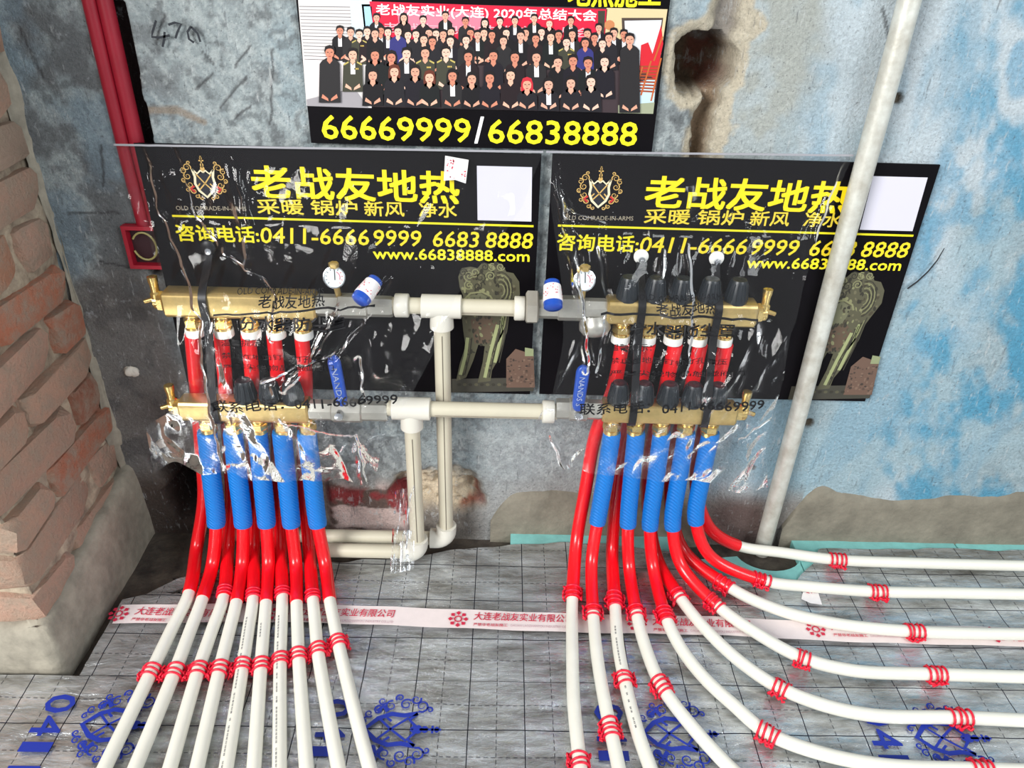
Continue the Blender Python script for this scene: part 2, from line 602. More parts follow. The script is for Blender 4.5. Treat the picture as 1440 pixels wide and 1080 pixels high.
class Print:
    def __init__(s):
        s.v = []; s.f = []; s.c = []

    def poly(s, pts, col, layer=0):
        b = len(s.v)
        s.v += [(p[0], p[1], layer) for p in pts]
        s.f.append(tuple(range(b, b + len(pts)))); s.c.append(col)

    def ell(s, c, rx, ry, col, layer=0, n=12, rot=0.0):
        cr, sr = math.cos(rot), math.sin(rot)
        s.poly([(c[0] + rx * math.cos(a) * cr - ry * math.sin(a) * sr, c[1] + rx * math.cos(a) * sr + ry * math.sin(a) * cr) for a in [2 * math.pi * k / n for k in range(n)]], col, layer)

    def ribbon(s, pts, wd, col, layer=0, taper=False):
        P = [Vector((p[0], p[1])) for p in pts]
        L, Rr = [], []
        n = len(P)
        for i, p in enumerate(P):
            t = P[min(i + 1, n - 1)] - P[max(i - 1, 0)]
            t = t.normalized() if t.length > 0 else Vector((1, 0))
            nn = Vector((-t.y, t.x)) * wd * 0.5 * ((1 - 0.75 * i / (n - 1)) if taper else 1)
            L.append(p + nn); Rr.append(p - nn)
        b = len(s.v)
        s.v += [(p.x, p.y, layer) for p in L] + [(p.x, p.y, layer) for p in Rr]
        for i in range(n - 1):
            s.f.append((b + i, b + i + 1, b + n + i + 1, b + n + i)); s.c.append(col)

    def text(s, body, p0, p1, height, col, layer=0, offset=0.0, shear=0.0, updir=None):
        """lay the word from p0 to p1 (baseline), its height measured at right angles to that"""
        v, f = text_mesh(body, 0.0, shear)
        ext = v.max(0)
        P0 = np.array(p0, float); D = np.array(p1, float) - P0
        U = np.array([-D[1], D[0]]); U /= np.linalg.norm(U)
        if updir is not None: U = np.array(updir, float)
        Dn = D / np.linalg.norm(D)
        # heavier weights: the glyph repeated with small shifts, as a bold face swells its strokes
        sh = [(0, 0)] if not offset else [(0, 0)] + [(math.cos(t) * offset, math.sin(t) * offset) for t in (.785, 2.356, 3.927, 5.498)]
        for k, (ax, ay) in enumerate(sh):
            b = len(s.v)
            Q = P0 + (Dn * ax + U * ay) * height + D * (v[:, :1] / ext[0]) + U * (v[:, 1:] / ext[1]) * height
            s.v += [(q[0], q[1], layer + k * .15) for q in Q]
            for q in f:
                s.f.append(tuple(b + i for i in q)); s.c.append(col)

    def build(s, name, to3d, parent=None, label=None, material=None):
        if hasattr(to3d, 'batch'):
            verts = to3d.batch(np.array(s.v))
        else:
            verts = [to3d(*v) for v in s.v]
        o = link_mesh(name, verts, s.f, material or M_INK, parent)
        at = o.data.color_attributes.new('Col', 'FLOAT_COLOR', 'CORNER')
        buf = np.empty((len(o.data.loops), 4), np.float32)
        for p, c in zip(o.data.polygons, s.c):
            buf[p.loop_start:p.loop_start + p.loop_total] = c
        at.data.foreach_set('color', buf.ravel())
        if label: o['label'] = label
        return o


def on_wall(off, eps=0.00018):
    return lambda x, z, l: (x, -off - l * eps, z)


def on_floor(z, eps=0.0002):
    return lambda x, y, l: (x, y, z + l * eps)


def spiral(c, r0, r1, a0, turns, n=14):
    return [(c[0] + (r0 + (r1 - r0) * k / n) * math.cos(a0 + turns * 2 * math.pi * k / n), c[1] + (r0 + (r1 - r0) * k / n) * math.sin(a0 + turns * 2 * math.pi * k / n)) for k in range(n + 1)]


def crest(pr, to2, colmain, colshield, colband, inner=None, layer=1, bold=1.0):
    """scrolled crest with crossed swords in a unit frame (x -1..1, y -1..1)"""
    T = lambda pts: [to2(*p) for p in pts]
    u = lambda d: (Vector(to2(d, 0)) - Vector(to2(0, 0))).length * bold
    sh = [(-.42, .42), (-.36, .1), (-.40, -.2), (-.28, -.5), (0, -.78), (.28, -.5), (.40, -.2), (.36, .1), (.42, .42)]
    if inner:
        pr.poly(T(sh + [(0.15, .22), (0, .30), (-.15, .22)]), inner, layer)
    pr.ribbon(T(sh), u(.10), colshield, layer + 1)
    for sx in (-1, 1):
        pr.ribbon(T([(sx * .42, .42), (sx * .25, .24), (sx * .1, .38), (0, .30)]), u(.07), colshield, layer + 1)
        pr.ribbon(T([(sx * .30, .22), (0, -.18), (-sx * .26, -.46)]), u(.05), colmain, layer + 2)
        pr.ribbon(T([(sx * .2, -.18), (sx * .30, -.30)]), u(.05), colmain, layer + 2)
        for cx, cy, r, a, t in ((.62, .50, .17, 3.6, -1.4), (.80, .34, .13, 1.2, 1.3), (.66, .12, .15, .8, -1.3), (.84, -.05, .10, 4, 1.4), (.62, -.24, .14, .2, -1.3),
                                (.74, -.46, .10, 2, 1.3), (.50, -.52, .12, .2, -1.2), (.40, -.74, .10, 2.2, 1.3), (.22, -.82, .08, .3, -1.2), (.52, .70, .08, 5, 1.2)):
            pr.ribbon(T([(sx * x, y) for x, y in spiral((cx, cy), r, r * .25, a, t)]), u(.045), colmain, layer + 1, True)
        pr.ribbon(T([(sx * .46, -.30), (sx * .60, -.42), (sx * .46, -.56)]), u(.09), colband, layer + 3)
    for cy, rx, ry in ((.46, .09, .10), (.62, .07, .08), (.90, .05, .07)):
        pr.ell(to2(0, cy), u(rx), u(ry), colmain, layer + 2)
    pr.ribbon(T([(0, .5), (0, 1.0)]), u(.05), colmain, layer + 2)
    pr.ribbon(T([(-.10, .80), (.10, .80)]), u(.05), colmain, layer + 2)


# ================================================================== THE SETTING
def dpoly(X, Z, pts):
    """distance to a polyline whose points carry a radius: (x, z, r) -> distance minus radius"""
    best = np.full(np.shape(X), 9.0)
    for (x0, z0, a), (x1, z1, b) in zip(pts, pts[1:]):
        dx, dz = x1 - x0, z1 - z0
        t = np.clip(((X - x0) * dx + (Z - z0) * dz) / (dx * dx + dz * dz), 0, 1)
        best = np.minimum(best, np.hypot(X - x0 - t * dx, Z - z0 - t * dz) - (a + (b - a) * t))
    return best


def lerp3(A, B, t):
    return A * (1 - t[..., None]) + np.array(B[:3]) * t[..., None]


PXM = 1.0 / 985.0     # metres per photo pixel near the top of the wall


def pl(*pts):
    out = []
    for px, py, r in pts:
        x, z = wp(px, py)
        out.append((x, z, r * PXM))
    return out


def wall_back():
    st = 0.003
    xs = np.arange(-1.0, 1.25, st); zs = np.arange(-0.05, 1.15, st)
    X, Z = np.meshgrid(xs, zs)
    jx = (fbm(X, Z, 40, 3, 3) - .5) * 0.022; jz = (fbm(X, Z, 40, 8, 3) - .5) * 0.022
    h = (fbm(X, Z, 5, 21, 3) - .5) * 0.006 + (fbm(X, Z, 45, 5, 4) - .5) * 0.003
    # --- relief
    cx0, cx1 = CHASE
    ch = np.minimum(X - cx0 + jx * .2, cx1 - X + jx * .2)
    chm = sstep(-0.001, 0.003, ch) * sstep(BOXZ[0] - .02, BOXZ[0] - .012, Z)
    h = h * (1 - chm) - 0.034 * chm
    bm_ = sstep(-.002, .002, np.minimum(np.minimum(X - wp(182, 345)[0], wp(244, 345)[0] - X), np.minimum(Z - BOXZ[0] - .002, BOXZ[1] - .002 - Z)))
    h = h * (1 - bm_) - 0.034 * bm_
    up = dpoly(X + jx, Z + jz, pl((1045, -60, 15), (1032, 0, 13), (1012, 55, 17)))
    dn = dpoly(X + jx * .6, Z + jz * .6, pl((1003, 130, 11), (990, 170, 13), (984, 235, 13)))
    ho = dpoly(X + jx * .6, Z + jz * .6, pl((978, 80, 28), (1003, 84, 32), (998, 98, 34), (975, 112, 24), (978, 80, 28)))
    upm, dnm, hom = sstep(.004, -.006, up), sstep(.002, -.004, dn), sstep(.002, -.004, ho)
    h = h * (1 - np.maximum(np.maximum(upm, dnm), hom)) - np.maximum(np.maximum(0.018 * upm, 0.034 * dnm), 0.115 * hom)
    h -= 0.008 * sstep(.018, 0, np.minimum(np.minimum(up, dn), ho)) * (X > wp(1000, 60)[0] - .05)
    lh = dpoly(X + jx, Z + jz, pl((232, 655, 24), (262, 680, 40), (268, 712, 40)))
    lhm = sstep(.004, -.012, lh)
    h = h * (1 - lhm) - 0.11 * lhm
    ph = dpoly(X + jx * 1.2, Z + jz * 1.2, pl((590, 690, 48), (640, 690, 55), (668, 700, 24)))
    phm = sstep(.006, -.02, ph)
    h = h * (1 - phm) + phm * (-0.030 + (ridged(X, Z, 22, 61) - .6) * 0.06)
    # old plaster ledge low on the left of the pipes
    ld = sstep(wp(500, 668)[1] + .004, wp(500, 676)[1] - .006, Z + jz * .7) * sstep(wp(455, 700)[0], wp(470, 700)[0], X) * sstep(wp(585, 700)[0], wp(565, 700)[0], X + jx)
    h += 0.014 * ld * (1 - phm)
    # --- colour
    n1 = fbm(X, Z, 7, 31, 5); n2 = fbm(X, Z, 22, 41, 4); n3 = fbm(X, Z, 3.2, 51, 4); n4 = fbm(X * 1.0, Z * .45, 16, 71, 4)
    C = np.zeros(X.shape + (3,)) + np.array(srgb(150, 160, 162)[:3])
    C = lerp3(C, srgb(120, 125, 127), sstep(.42, .62, n2) * .75)
    C = lerp3(C, srgb(152, 168, 174), sstep(.44, .62, n1) * .7)
    n5 = ridged(X * 1.4 + Z * .9, Z * .5 - X * .3, 60, 15, 3)
    C = lerp3(C, srgb(184, 192, 192), sstep(.66, .8, n5) * .55)
    C = lerp3(C, srgb(92, 96, 98), sstep(.56, .7, fbm(X, Z, 85, 19, 3)) * .6)
    xl = wp(180, 100)[0]
    C = lerp3(C, srgb(112, 116, 118), sstep(xl + .02, xl - .06, X) * sstep(.35, .6, n2))
    C = lerp3(C, srgb(128, 148, 160), sstep(xl + .03, xl - .06, X) * sstep(.5, .62, n1) * .6)
    # pale blue limewash towards the right
    xb = wp(1080, 100)[0]
    bl = sstep(xb - .16, xb + .12, X + (n1 - .5) * .35)
    C = lerp3(C, srgb(160, 184, 194), bl * (.65 + .35 * sstep(.35, .6, n1)))
    C = lerp3(C, srgb(198, 208, 214), bl * sstep(.47, .62, n3) * .8)
    C = lerp3(C, srgb(124, 164, 186), bl * sstep(.50, .66, n4) * .5)
    far = sstep(wp(1280, 300)[0], wp(1420, 200)[0], X + (n3 - .5) * .3)
    C = lerp3(C, srgb(54, 146, 182), far * sstep(.50, .68, fbm(X + Z * .3, Z * .6, 16, 171, 5)) * .75)
    edge = sstep(wp(1210, 500)[0], wp(1262, 500)[0], X) * sstep(wp(1380, 500)[0], wp(1300, 500)[0], X) * (Z > .2)
    C = lerp3(C, srgb(74, 152, 188), edge * sstep(.50, .66, fbm(X, Z * .7, 20, 181, 4)) * .55)
    # bare speckled render around the chase
    rn = sstep(wp(1040, 100)[0] - .02, wp(1060, 100)[0], X) * sstep(wp(1165, 100)[0], wp(1120, 100)[0], X + jx * 2) * (Z > .65)
    C = lerp3(C, srgb(168, 172, 166), rn * (.45 + .5 * sstep(.4, .6, n2)))
    mn = np.minimum(np.minimum(up, dn), ho)
    C = lerp3(C, srgb(192, 180, 156), sstep(.020, .010, mn + jx * 1.2 + (n2 - .5) * .05 - (X > wp(1010, 60)[0]) * .006) * .85)
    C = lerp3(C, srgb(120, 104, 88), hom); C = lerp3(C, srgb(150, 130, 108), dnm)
    C = lerp3(C, srgb(122, 70, 60), hom * .8 * sstep(wp(985, 60)[0], wp(1000, 60)[0], X) * sstep(.35, .5, n2))
    C = lerp3(C, srgb(138, 132, 128), upm * .8)
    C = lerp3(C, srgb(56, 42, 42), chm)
    # grey cement patch low on the left, brown dirt by the floor
    lowl = sstep(wp(100, 385)[1] + .03, wp(100, 400)[1] - .02, Z + (n1 - .5) * .1) * sstep(wp(262, 500)[0] + .02, wp(262, 500)[0] - .03, X + (n1 - .5) * .06)
    C = lerp3(C, srgb(122, 118, 114), lowl * .9)
    C = lerp3(C, srgb(98, 98, 98), lowl * sstep(.48, .6, n2) * .7)
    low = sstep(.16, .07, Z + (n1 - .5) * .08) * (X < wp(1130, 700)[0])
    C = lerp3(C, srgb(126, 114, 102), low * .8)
    C = lerp3(C, srgb(84, 74, 68), low * sstep(wp(330, 700)[0] + .05, wp(330, 700)[0] - .05, X))  # dirt darkened further on the left, the pier's shade put into its colour
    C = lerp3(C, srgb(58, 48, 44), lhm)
    C = lerp3(C, srgb(206, 190, 164), phm * (.5 + .5 * sstep(.4, .55, n2)))
    C = lerp3(C, srgb(150, 76, 46), sstep(.012, .0, np.abs(ph + .012)) * sstep(wp(640, 690)[0], wp(655, 690)[0], X) * sstep(.42, .6, n2))
    C = lerp3(C, srgb(206, 184, 178), ld * sstep(.35, .5, n1))
    dk = sstep(.5, .58, fbm(X * .5, Z * 1.4, 30, 91, 3)) * ld
    C = lerp3(C, srgb(84, 66, 58), dk * .9)
    C = lerp3(C, srgb(140, 58, 60), ld * sstep(.075, .055, np.abs(Z - .07) + .03) * sstep(.5, .6, n2))
    mid = sstep(wp(650, 600)[0], wp(700, 600)[0], X) * sstep(wp(1000, 600)[0], wp(960, 600)[0], X) * (Z < .3)
    C = lerp3(C, srgb(170, 176, 178), mid * .5)
    pbx = wp(1040, 720)[0]
    C = lerp3(C, srgb(104, 84, 80), sstep(.10, .04, np.hypot((X - pbx), (Z - .03) * 1.2)) * .85)
    # trowel scratches and cracks
    for (a, b, c, d) in ((380, 175, 382, 70), (28, 40, 60, 110), (220, 60, 232, 20), (310, 150, 345, 110), (330, 165, 350, 150), (282, 70, 300, 90), (96, 300, 168, 300), (140, 368, 186, 376), (142, 204, 146, 262), (330, 92, 352, 65), (275, 125, 300, 105), (1240, 12, 1250, 50)):
        dd = dpoly(X + jx * .25, Z + jz * .25, pl((a, b, .4), (c, d, .4)))
        C = lerp3(C, srgb(66, 66, 68), sstep(.0022, .0005, dd) * .8)
    cv = dpoly(X + jx * .3, Z, pl((205, 155, 5), (250, 155, 6), (286, 172, 4)))
    C = lerp3(C, srgb(146, 134, 120), sstep(.002, -.002, cv) * .85)
    for (a, b, r) in ((1263, 138, 8), (1137, 595, 9), (1058, 658, 6)):
        dd = np.hypot(X - wp(a, b)[0], Z - wp(a, b)[1]) - r * PXM + jx * .15
        C = lerp3(C, srgb(92, 84, 72), sstep(.002, -.002, dd)); h -= 0.006 * sstep(.001, -.003, dd)
    C = np.clip(C, 0.005, .95)
    nz_, nx_ = X.shape
    V = np.stack([X, -h, Z], -1).reshape(-1, 3)
    idx = np.arange(nz_ * nx_).reshape(nz_, nx_)
    Fq = np.stack([idx[:-1, :-1], idx[:-1, 1:], idx[1:, 1:], idx[1:, :-1]], -1).reshape(-1, 4)
    me = bpy.data.meshes.new('wall_back')
    me.vertices.add(len(V)); me.vertices.foreach_set('co', V.ravel())
    me.loops.add(Fq.size); me.loops.foreach_set('vertex_index', Fq.ravel().astype(np.int32))
    me.polygons.add(len(Fq)); me.polygons.foreach_set('loop_start', np.arange(0, Fq.size, 4, dtype=np.int32))
    me.update(); me.validate()
    me.polygons.foreach_set('use_smooth', [True] * len(me.polygons))
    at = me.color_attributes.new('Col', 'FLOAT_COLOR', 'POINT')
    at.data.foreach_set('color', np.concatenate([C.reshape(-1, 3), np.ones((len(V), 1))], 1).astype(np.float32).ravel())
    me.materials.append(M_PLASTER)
    o = bpy.data.objects.new('wall_back', me)
    COL.objects.link(o)
    return tag(o, 'rough plastered wall with worn pale blue limewash and chased grooves', kind='structure')


CHASE = ((wp(120, 0)[0] + wp(165, 200)[0]) / 2, (wp(176, 0)[0] + wp(212, 200)[0]) / 2)
BOXZ = (wp(210, 375)[1], wp(210, 316)[1])
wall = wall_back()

# handwriting on the plaster
hw = Print()
for st in ([(222, 28), (217, 44), (216, 51), (226, 52), (241, 49)], [(234, 44), (233, 56), (231, 65)], [(239, 34), (248, 31), (257, 33), (252, 44), (249, 53)],
           [(271, 36), (266, 44), (268, 54), (275, 59)], [(271, 37), (280, 46), (284, 58)]):
    hw.ribbon([wp(*p) for p in st], 0.0030, srgb(26, 32, 40))
hw.build('handwriting', on_wall(0.006), wall, 'handwritten number 470 in dark marker')


M_CEMENT2 = mat('grey_cement_strip', srgb(124, 119, 106), 0.9, vary=0.26, scale=16, bump=0.6, bscale=90)


def patch(name, x0, x1, z1, seed, out=0.012, bumps=()):
    """cement skirting strip: cove profile with an uneven top edge"""
    n = max(8, int((x1 - x0) / 0.006)); mrow = 12
    rows = []
    for j in range(mrow + 1):
        t = j / mrow
        row = []
        for i in range(n + 1):
            x = x0 + (x1 - x0) * i / n
            top = z1 + float(fbm(x, 0.3, 9, seed, 3) - .5) * 0.020 - (0.07 * max(0, 1 - min(i, n - i) / 9.0) ** 2)
            for bx, bh, bw in bumps:
                top += bh * math.exp(-((x - bx) / bw) ** 2)
            z = -0.035 + (top + 0.035) * t
            o_ = out * (1.0 - 0.45 * t) + float(fbm(x, z, 30, seed + 5, 3) - .5) * 0.004
            if j == mrow: o_ = -0.004
            row.append((x, -o_ - .002, z))
        rows.append(row)
    mb = MB().grid(rows, False, False)
    return tag(mb.build(name, M_CEMENT2, None, True, 60), kind='structure')


bz = wp(1350, 703)[1]
patch('baseboard_back', wp(690, 720)[0], wp(1000, 720)[0], wp(850, 692)[1], 5, .007)
patch('baseboard_back', wp(1104, 720)[0], 1.25, bz + .000, 9, 0.010, ((wp(1152, 690)[0], .030, .030), (wp(1195, 690)[0], .014, .040), (wp(1345, 690)[0], .018, .060), (wp(1440, 690)[0], .024, .050)))

# sub-floor
fb = MB()
nx, ny = 60, 44
rows = []
for j in range(ny + 1):
    rows.append([(-1.0 + 2.25 * i / nx, -1.75 + 1.76 * j / ny, -0.026 + float(fbm(-1 + 2.25 * i / nx, 1.8 * j / ny, 18, 4, 3) - .5) * 0.012) for i in range(nx + 1)])
fb.grid(rows, False, False)
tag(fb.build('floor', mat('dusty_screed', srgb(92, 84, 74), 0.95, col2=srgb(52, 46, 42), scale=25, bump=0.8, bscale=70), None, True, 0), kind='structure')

# ------------------------------------------------------------------ the brick pier on the left
PX, PY = -0.680, -0.318          # right-hand face and front face of the pier
core = MB()
rows = []
zz = np.linspace(-0.03, 1.12, 120)
ys = np.linspace(0.03, PY + .007, 46)
xs_ = np.linspace(PX - .007, PX - 0.30, 24)
outline = [(PX - .011, y) for y in ys] + [(x, PY + .011) for x in xs_]
for z in zz:
    row = []
    for k, (x, y) in enumerate(outline):
        a = float(fbm(k * .16, z * 30, 1.0, 77, 4) - .42) * 0.022
        row.append((x + (a if k < 46 else 0), y - (a if k >= 46 else 0), z))
    rows.append(row)
core.grid(rows, False, False)
pier = tag(core.build('wall_left', M_MORTAR, None, True, 0), 'pier of old red bricks with crumbling mortar', kind='structure')


def brick_mesh(seed):
    rr = random.Random(seed)
    pts = []
    ch = 0.16
    V = []; 
    # chamfered unit box, 24 vertices, knocked about
    for sx in (-.5, .5):
        for sy in (-.5, .5):
            for sz in (-.5, .5):
                cxx, cyy, czz = rr.uniform(.05, .16), rr.uniform(.05, .20), rr.uniform(.10, .38)
                V.append((sx - math.copysign(cxx, sx), sy, sz)); V.append((sx, sy - math.copysign(cyy, sy), sz)); V.append((sx, sy, sz - math.copysign(czz, sz)))
    V = [tuple(c + rr.uniform(-.035, .035) for c in v) for v in V]
    import bmesh
    bm = bmesh.new()
    for v in V:
        bm.verts.new(v)
    bmesh.ops.convex_hull(bm, input=bm.verts)
    me = bpy.data.meshes.new('brick')
    bm.to_mesh(me); bm.free()
    me.polygons.foreach_set('use_smooth', [True] * len(me.polygons))
    me.set_sharp_from_angle(angle=math.radians(32))
    me.materials.append(M_BRICK)
    return me


BR = [brick_mesh(k) for k in range(9)]


def add_brick(x0, x1, y0, y1, z0, z1, rr):
    o = bpy.data.objects.new('brick', rr.choice(BR))
    COL.objects.link(o)
    o.parent = pier
    o.location = ((x0 + x1) / 2, (y0 + y1) / 2, (z0 + z1) / 2)
    o.scale = (abs(x1 - x0), abs(y1 - y0), abs(z1 - z0))
    o.rotation_euler = (rr.uniform(-.03, .03), rr.uniform(-.03, .03), rr.uniform(-.02, .02))
    return o


rb = random.Random(5)
z = 0.012
course = 0
while z < 1.08:
    hgt = 0.055 * rb.uniform(.9, 1.12)
    gap = rb.uniform(.010, .017)
    # along the right-hand face, from the front corner back to the wall
    y = PY
    seq = [0.115, 0.200] if course % 2 else [0.225, 0.09]
    first = True
    for L in seq:
        L *= rb.uniform(.93, 1.05)
        y1 = min(y + L, 0.02)
        if y1 - y < .03: break
        d = rb.uniform(-.004, .006)
        add_brick(PX - 0.105, PX + d + rb.uniform(0, .003), y + (rb.uniform(-.004, .004) if first else .004), y1 - rb.uniform(.008, .016), z, z + hgt, rb)
        y = y1 + rb.uniform(.002, .008); first = False
    # along the front face
    x = PX - 0.115
    for L in ((.115, .12) if course % 2 == 0 else (.20,)):
        add_brick(x - L + .01, x, PY + rb.uniform(-.004, .005), PY + .1, z, z + hgt, rb)
        x -= L
    z += hgt + gap
    course += 1

# cement smeared down the inner corner between pier and wall
rows = []
for i in range(90):
    z_ = -0.03 + 1.17 * i / 89
    row = []
    rad = .008 + float(fbm(z_ * 9, .2, 1, 12, 3) - .4) * .030
    for k in range(9):
        a = math.pi / 2 * k / 8
        d = rad * (1 - .55 * math.sin(2 * a))
        n_ = float(fbm(k * .5, z_ * 24, 1, 44, 3) - .5) * .009
        row.append((PX - .006 + max(rad, .004) * (1 - math.cos(a)) * 1.0 + n_ * .5 + .003, .004 - max(rad, .004) * 1.8 * (1 - math.sin(a)) - n_ - .002, z_))
    rows.append(row)
tag(MB().grid(rows, False, False).build('trim_1', M_CEMENT, None, True, 0), kind='structure')

# cement skirting wrapped round the foot of the pier
SX, SY = -0.661, -0.343
rows = []
outl = [(SX, y) for y in np.linspace(0.02, SY + .02, 40)] + [(SX - .02 + .02 * math.cos(a), SY + .02 - .02 * math.sin(a)) for a in np.linspace(0.2, 1.4, 5)] + [(x, SY) for x in np.linspace(SX - .02, -1.0, 30)]
prof = [(-.03, 0.0), (0, .0), (.02, .0), (.045, -.002), (.065, -.003), (.082, -.006), (.09, -.012), (.092, -.022), (.089, -.034), (.080, -.046)]
for z_, ins in prof:
    row = []
    for k, (x, y) in enumerate(outl):
        nn = float(fbm(k * .16, z_ * 12, 1, 33, 3) - .5)
        zz_ = z_ + (nn * .022 if z_ > .04 else 0) + (.055 * max(0, 1 - k / 40) if z_ > .04 else 0)
        a = ins + nn * .006
        if k < 42: row.append((x + a, y, zz_))
        else: row.append((x + (a if k < 46 else 0), y - a, zz_))
    rows.append(row)
tag(MB().grid(rows, False, False).build('baseboard_left', M_CEMENT, None, True, 0), kind='structure')

# lumps of plaster stuck to the wall
for (px, py, a, b, lab) in ((185, 521, .0115, .0095, 'white plaster lump on the grey wall above the dark hole'), (229, 622, .012, .0085, 'white plaster lump at the rim of the dark wall hole')):
    p = W(px, py)
    tag(MB().blob((p.x, -0.003, p.z), a, .006, b, px, .35, 16, 9).build('plaster_lump', M_LUMP, None, True, 0), lab, 'plaster')

# ------------------------------------------------------------------ insulation boards and foil on the floor
def foam(x0, x1, y0, y1, label, hole=None):
    mb = MB()
    prof = rrect((x1 - x0) / 2, 0.0095, .0015, 2)
    mb.prism(((x0 + x1) / 2, y0, -0.0115), (0, 1, 0), prof, y1 - y0)
    return tag(mb.build('insulation_board', M_XPS), label, 'foam board', 'foam boards under the foil')


yb = -0.008
foam(FL(718, 750)[0], FL(962, 750)[0], -0.32, yb, 'teal foam insulation board showing its edge behind the right hand pipes')
foam(FL(1112, 756)[0], FL(1337, 756)[0], -0.32, yb - .002, 'teal foam insulation board along the wall right beside the steel pole')
foam(FL(1339, 756)[0], 1.22, -0.32, yb, 'teal foam insulation board along the wall, farther from the steel pole')
# piece with the scooped cut-out round the pole
ca, cb = FL(964, 756)[0], FL(1110, 756)[0]
outl = [(ca, -0.32), (cb, -0.32)]
cc = (FL(1092, 790)[0] - .01, -0.045)
q = FL(1138, 790)
outl = [(ca, -0.32), (cb + .0, -0.32), (cb, -0.075)] + [(cc[0] + .062 * math.cos(a), -.046 + .048 * math.sin(a)) for a in np.linspace(-.35, -2.9, 12)] + [(ca, -0.07)]
mb = MB(); mb.v = [(x, y, -0.021) for x, y in outl] + [(x, y, -0.002) for x, y in outl]
n = len(outl); mb.f = [tuple(range(n))[::-1], tuple(range(n, 2 * n))] + [(i, (i + 1) % n, n + (i + 1) % n, n + i) for i in range(n)]
tag(mb.build('insulation_board', M_XPS, None, False), 'teal foam insulation board scooped out round the foot of the pole', 'foam board', 'foam boards under the foil')


def foil(name, x0, x1, y0, yback, label, z0, seed, step=0.006):
    nx = int((x1 - x0) / step)
    xs = np.linspace(x0, x1, nx + 1)
    ybk = np.array([yback(x) for x in xs])
    ny = int((ybk.max() - y0) / step)
    T = np.linspace(0, 1, ny + 1)[:, None]
    X = np.repeat(xs[None], ny + 1, 0)
    Y = y0 + (ybk[None] - y0) * T
    wr = ridged(X * .7 + Y * .25, Y * 1.9 - X * .35, 9, seed) - .62
    Zv = z0 + np.clip(wr, -.1, .4) * 0.0060 + (fbm(X, Y, 30, seed + 3, 3) - .5) * 0.0016
    V = np.stack([X, Y, Zv], -1).reshape(-1, 3)
    idx = np.arange(V.shape[0]).reshape(X.shape)
    Fq = np.stack([idx[:-1, :-1], idx[:-1, 1:], idx[1:, 1:], idx[1:, :-1]], -1).reshape(-1, 4)
    o = link_mesh(name, V.tolist(), Fq.tolist(), M_FOIL, None, True)
    return tag(o, label, 'foil', 'foil sheets on the floor')


seam = FL(700, 961)[1]
_bk = [(FL(px, py)[0], FL(px, py)[1]) for px, py in ((150, 850), (205, 838), (250, 812), (330, 795), (470, 790), (560, 786), (640, 775), (705, 768), (718, 765), (800, 764), (960, 775), (985, 800), (1060, 822), (1120, 818), (1145, 790), (1150, 772), (1340, 773), (1500, 776))]
yback = lambda x: float(np.interp(x, [p[0] for p in _bk], [p[1] for p in _bk])) + (vnoise(x * 25, 0.5, 3) - .5) * .010
xl1 = FL(112, 950)[0]
foil1 = foil('foil_sheet', xl1, 1.22, seam - .02, yback, 'crinkled silver foil sheet with printed grid under the manifolds', 0.0012, 7)
foil2 = foil('foil_sheet', -1.0, 1.22, -1.70, lambda x: seam + .0 + (x - 0) * .004, 'silver foil sheet printed with blue crests and phone numbers', 0.0036, 19)

INKB = srgb(30, 50, 150)
cz0 = np.array(fp(560, 1030))
for cx in (-0.135 - .405, -0.135, -0.135 + .405, -0.135 + .81 - .004):
    cy = cz0[1]
    fpr = Print()
    crest(fpr, lambda a, b, cx=cx, cy=cy: (cx + b * .062, cy - a * .062), INKB, INKB, INKB, None, 1, 1.15)
    fpr.build('printed_crest', on_floor(0.0074), foil2, 'blue crest with crossed swords printed on the foil')
    zx = cx - .117
    fpr = Print()
    for k, (ch, dw) in enumerate((('0', .030), ('4', .031), ('1', .014), ('1', .014))):
        yt = cy + .048 - .0355 * k - (.006 if ch == '1' else 0)
        fpr = Print()
        fpr.text(ch, (zx, yt), (zx, yt - dw), .042, INKB, 1, .02, updir=(1, 0))
        fpr.build('printed_digit', on_floor(0.0074), foil2, 'blue digit printed on the foil')
    fpr = Print()
    fpr.text('66669999', (zx, cy - .135), (zx, cy - .40), .042, INKB, 1, .02, updir=(1, 0))
    fpr.build('printed_number', on_floor(0.0074), foil2, 'blue phone number printed on the foil')


# packing tape strips across the floor
def tape(name, pts, wd, label, z=0.0075):
    P = [FL(*p) for p in pts]
    mb = MB()
    path = spline([(p.x, p.y, 0) for p in P], .02)
    rows = []
    for i, p in enumerate(path):
        t = (path[min(i + 1, len(path) - 1)] - path[max(0, i - 1)]).normalized()
        nn = Vector((-t.y, t.x, 0))
        rows.append([p + nn * wd * s + Vector((0, 0, z + .0008 * math.sin(i * .9))) for s in (-.5, -.25, 0, .25, .5)])
    mb.grid(rows, False, False)
    o = tag(mb.build(name, M_TAPE, None, True, 0), label, 'tape', 'printed tape on the foil')
    return o, path


RINK = srgb(196, 40, 70)
tp, path = tape('packing_tape', ((166, 868), (400, 866), (640, 874), (800, 880), (1000, 884), (1180, 893), (1440, 900), (1560, 903)), 0.040, 'long white packing tape with red company lettering across the foil')


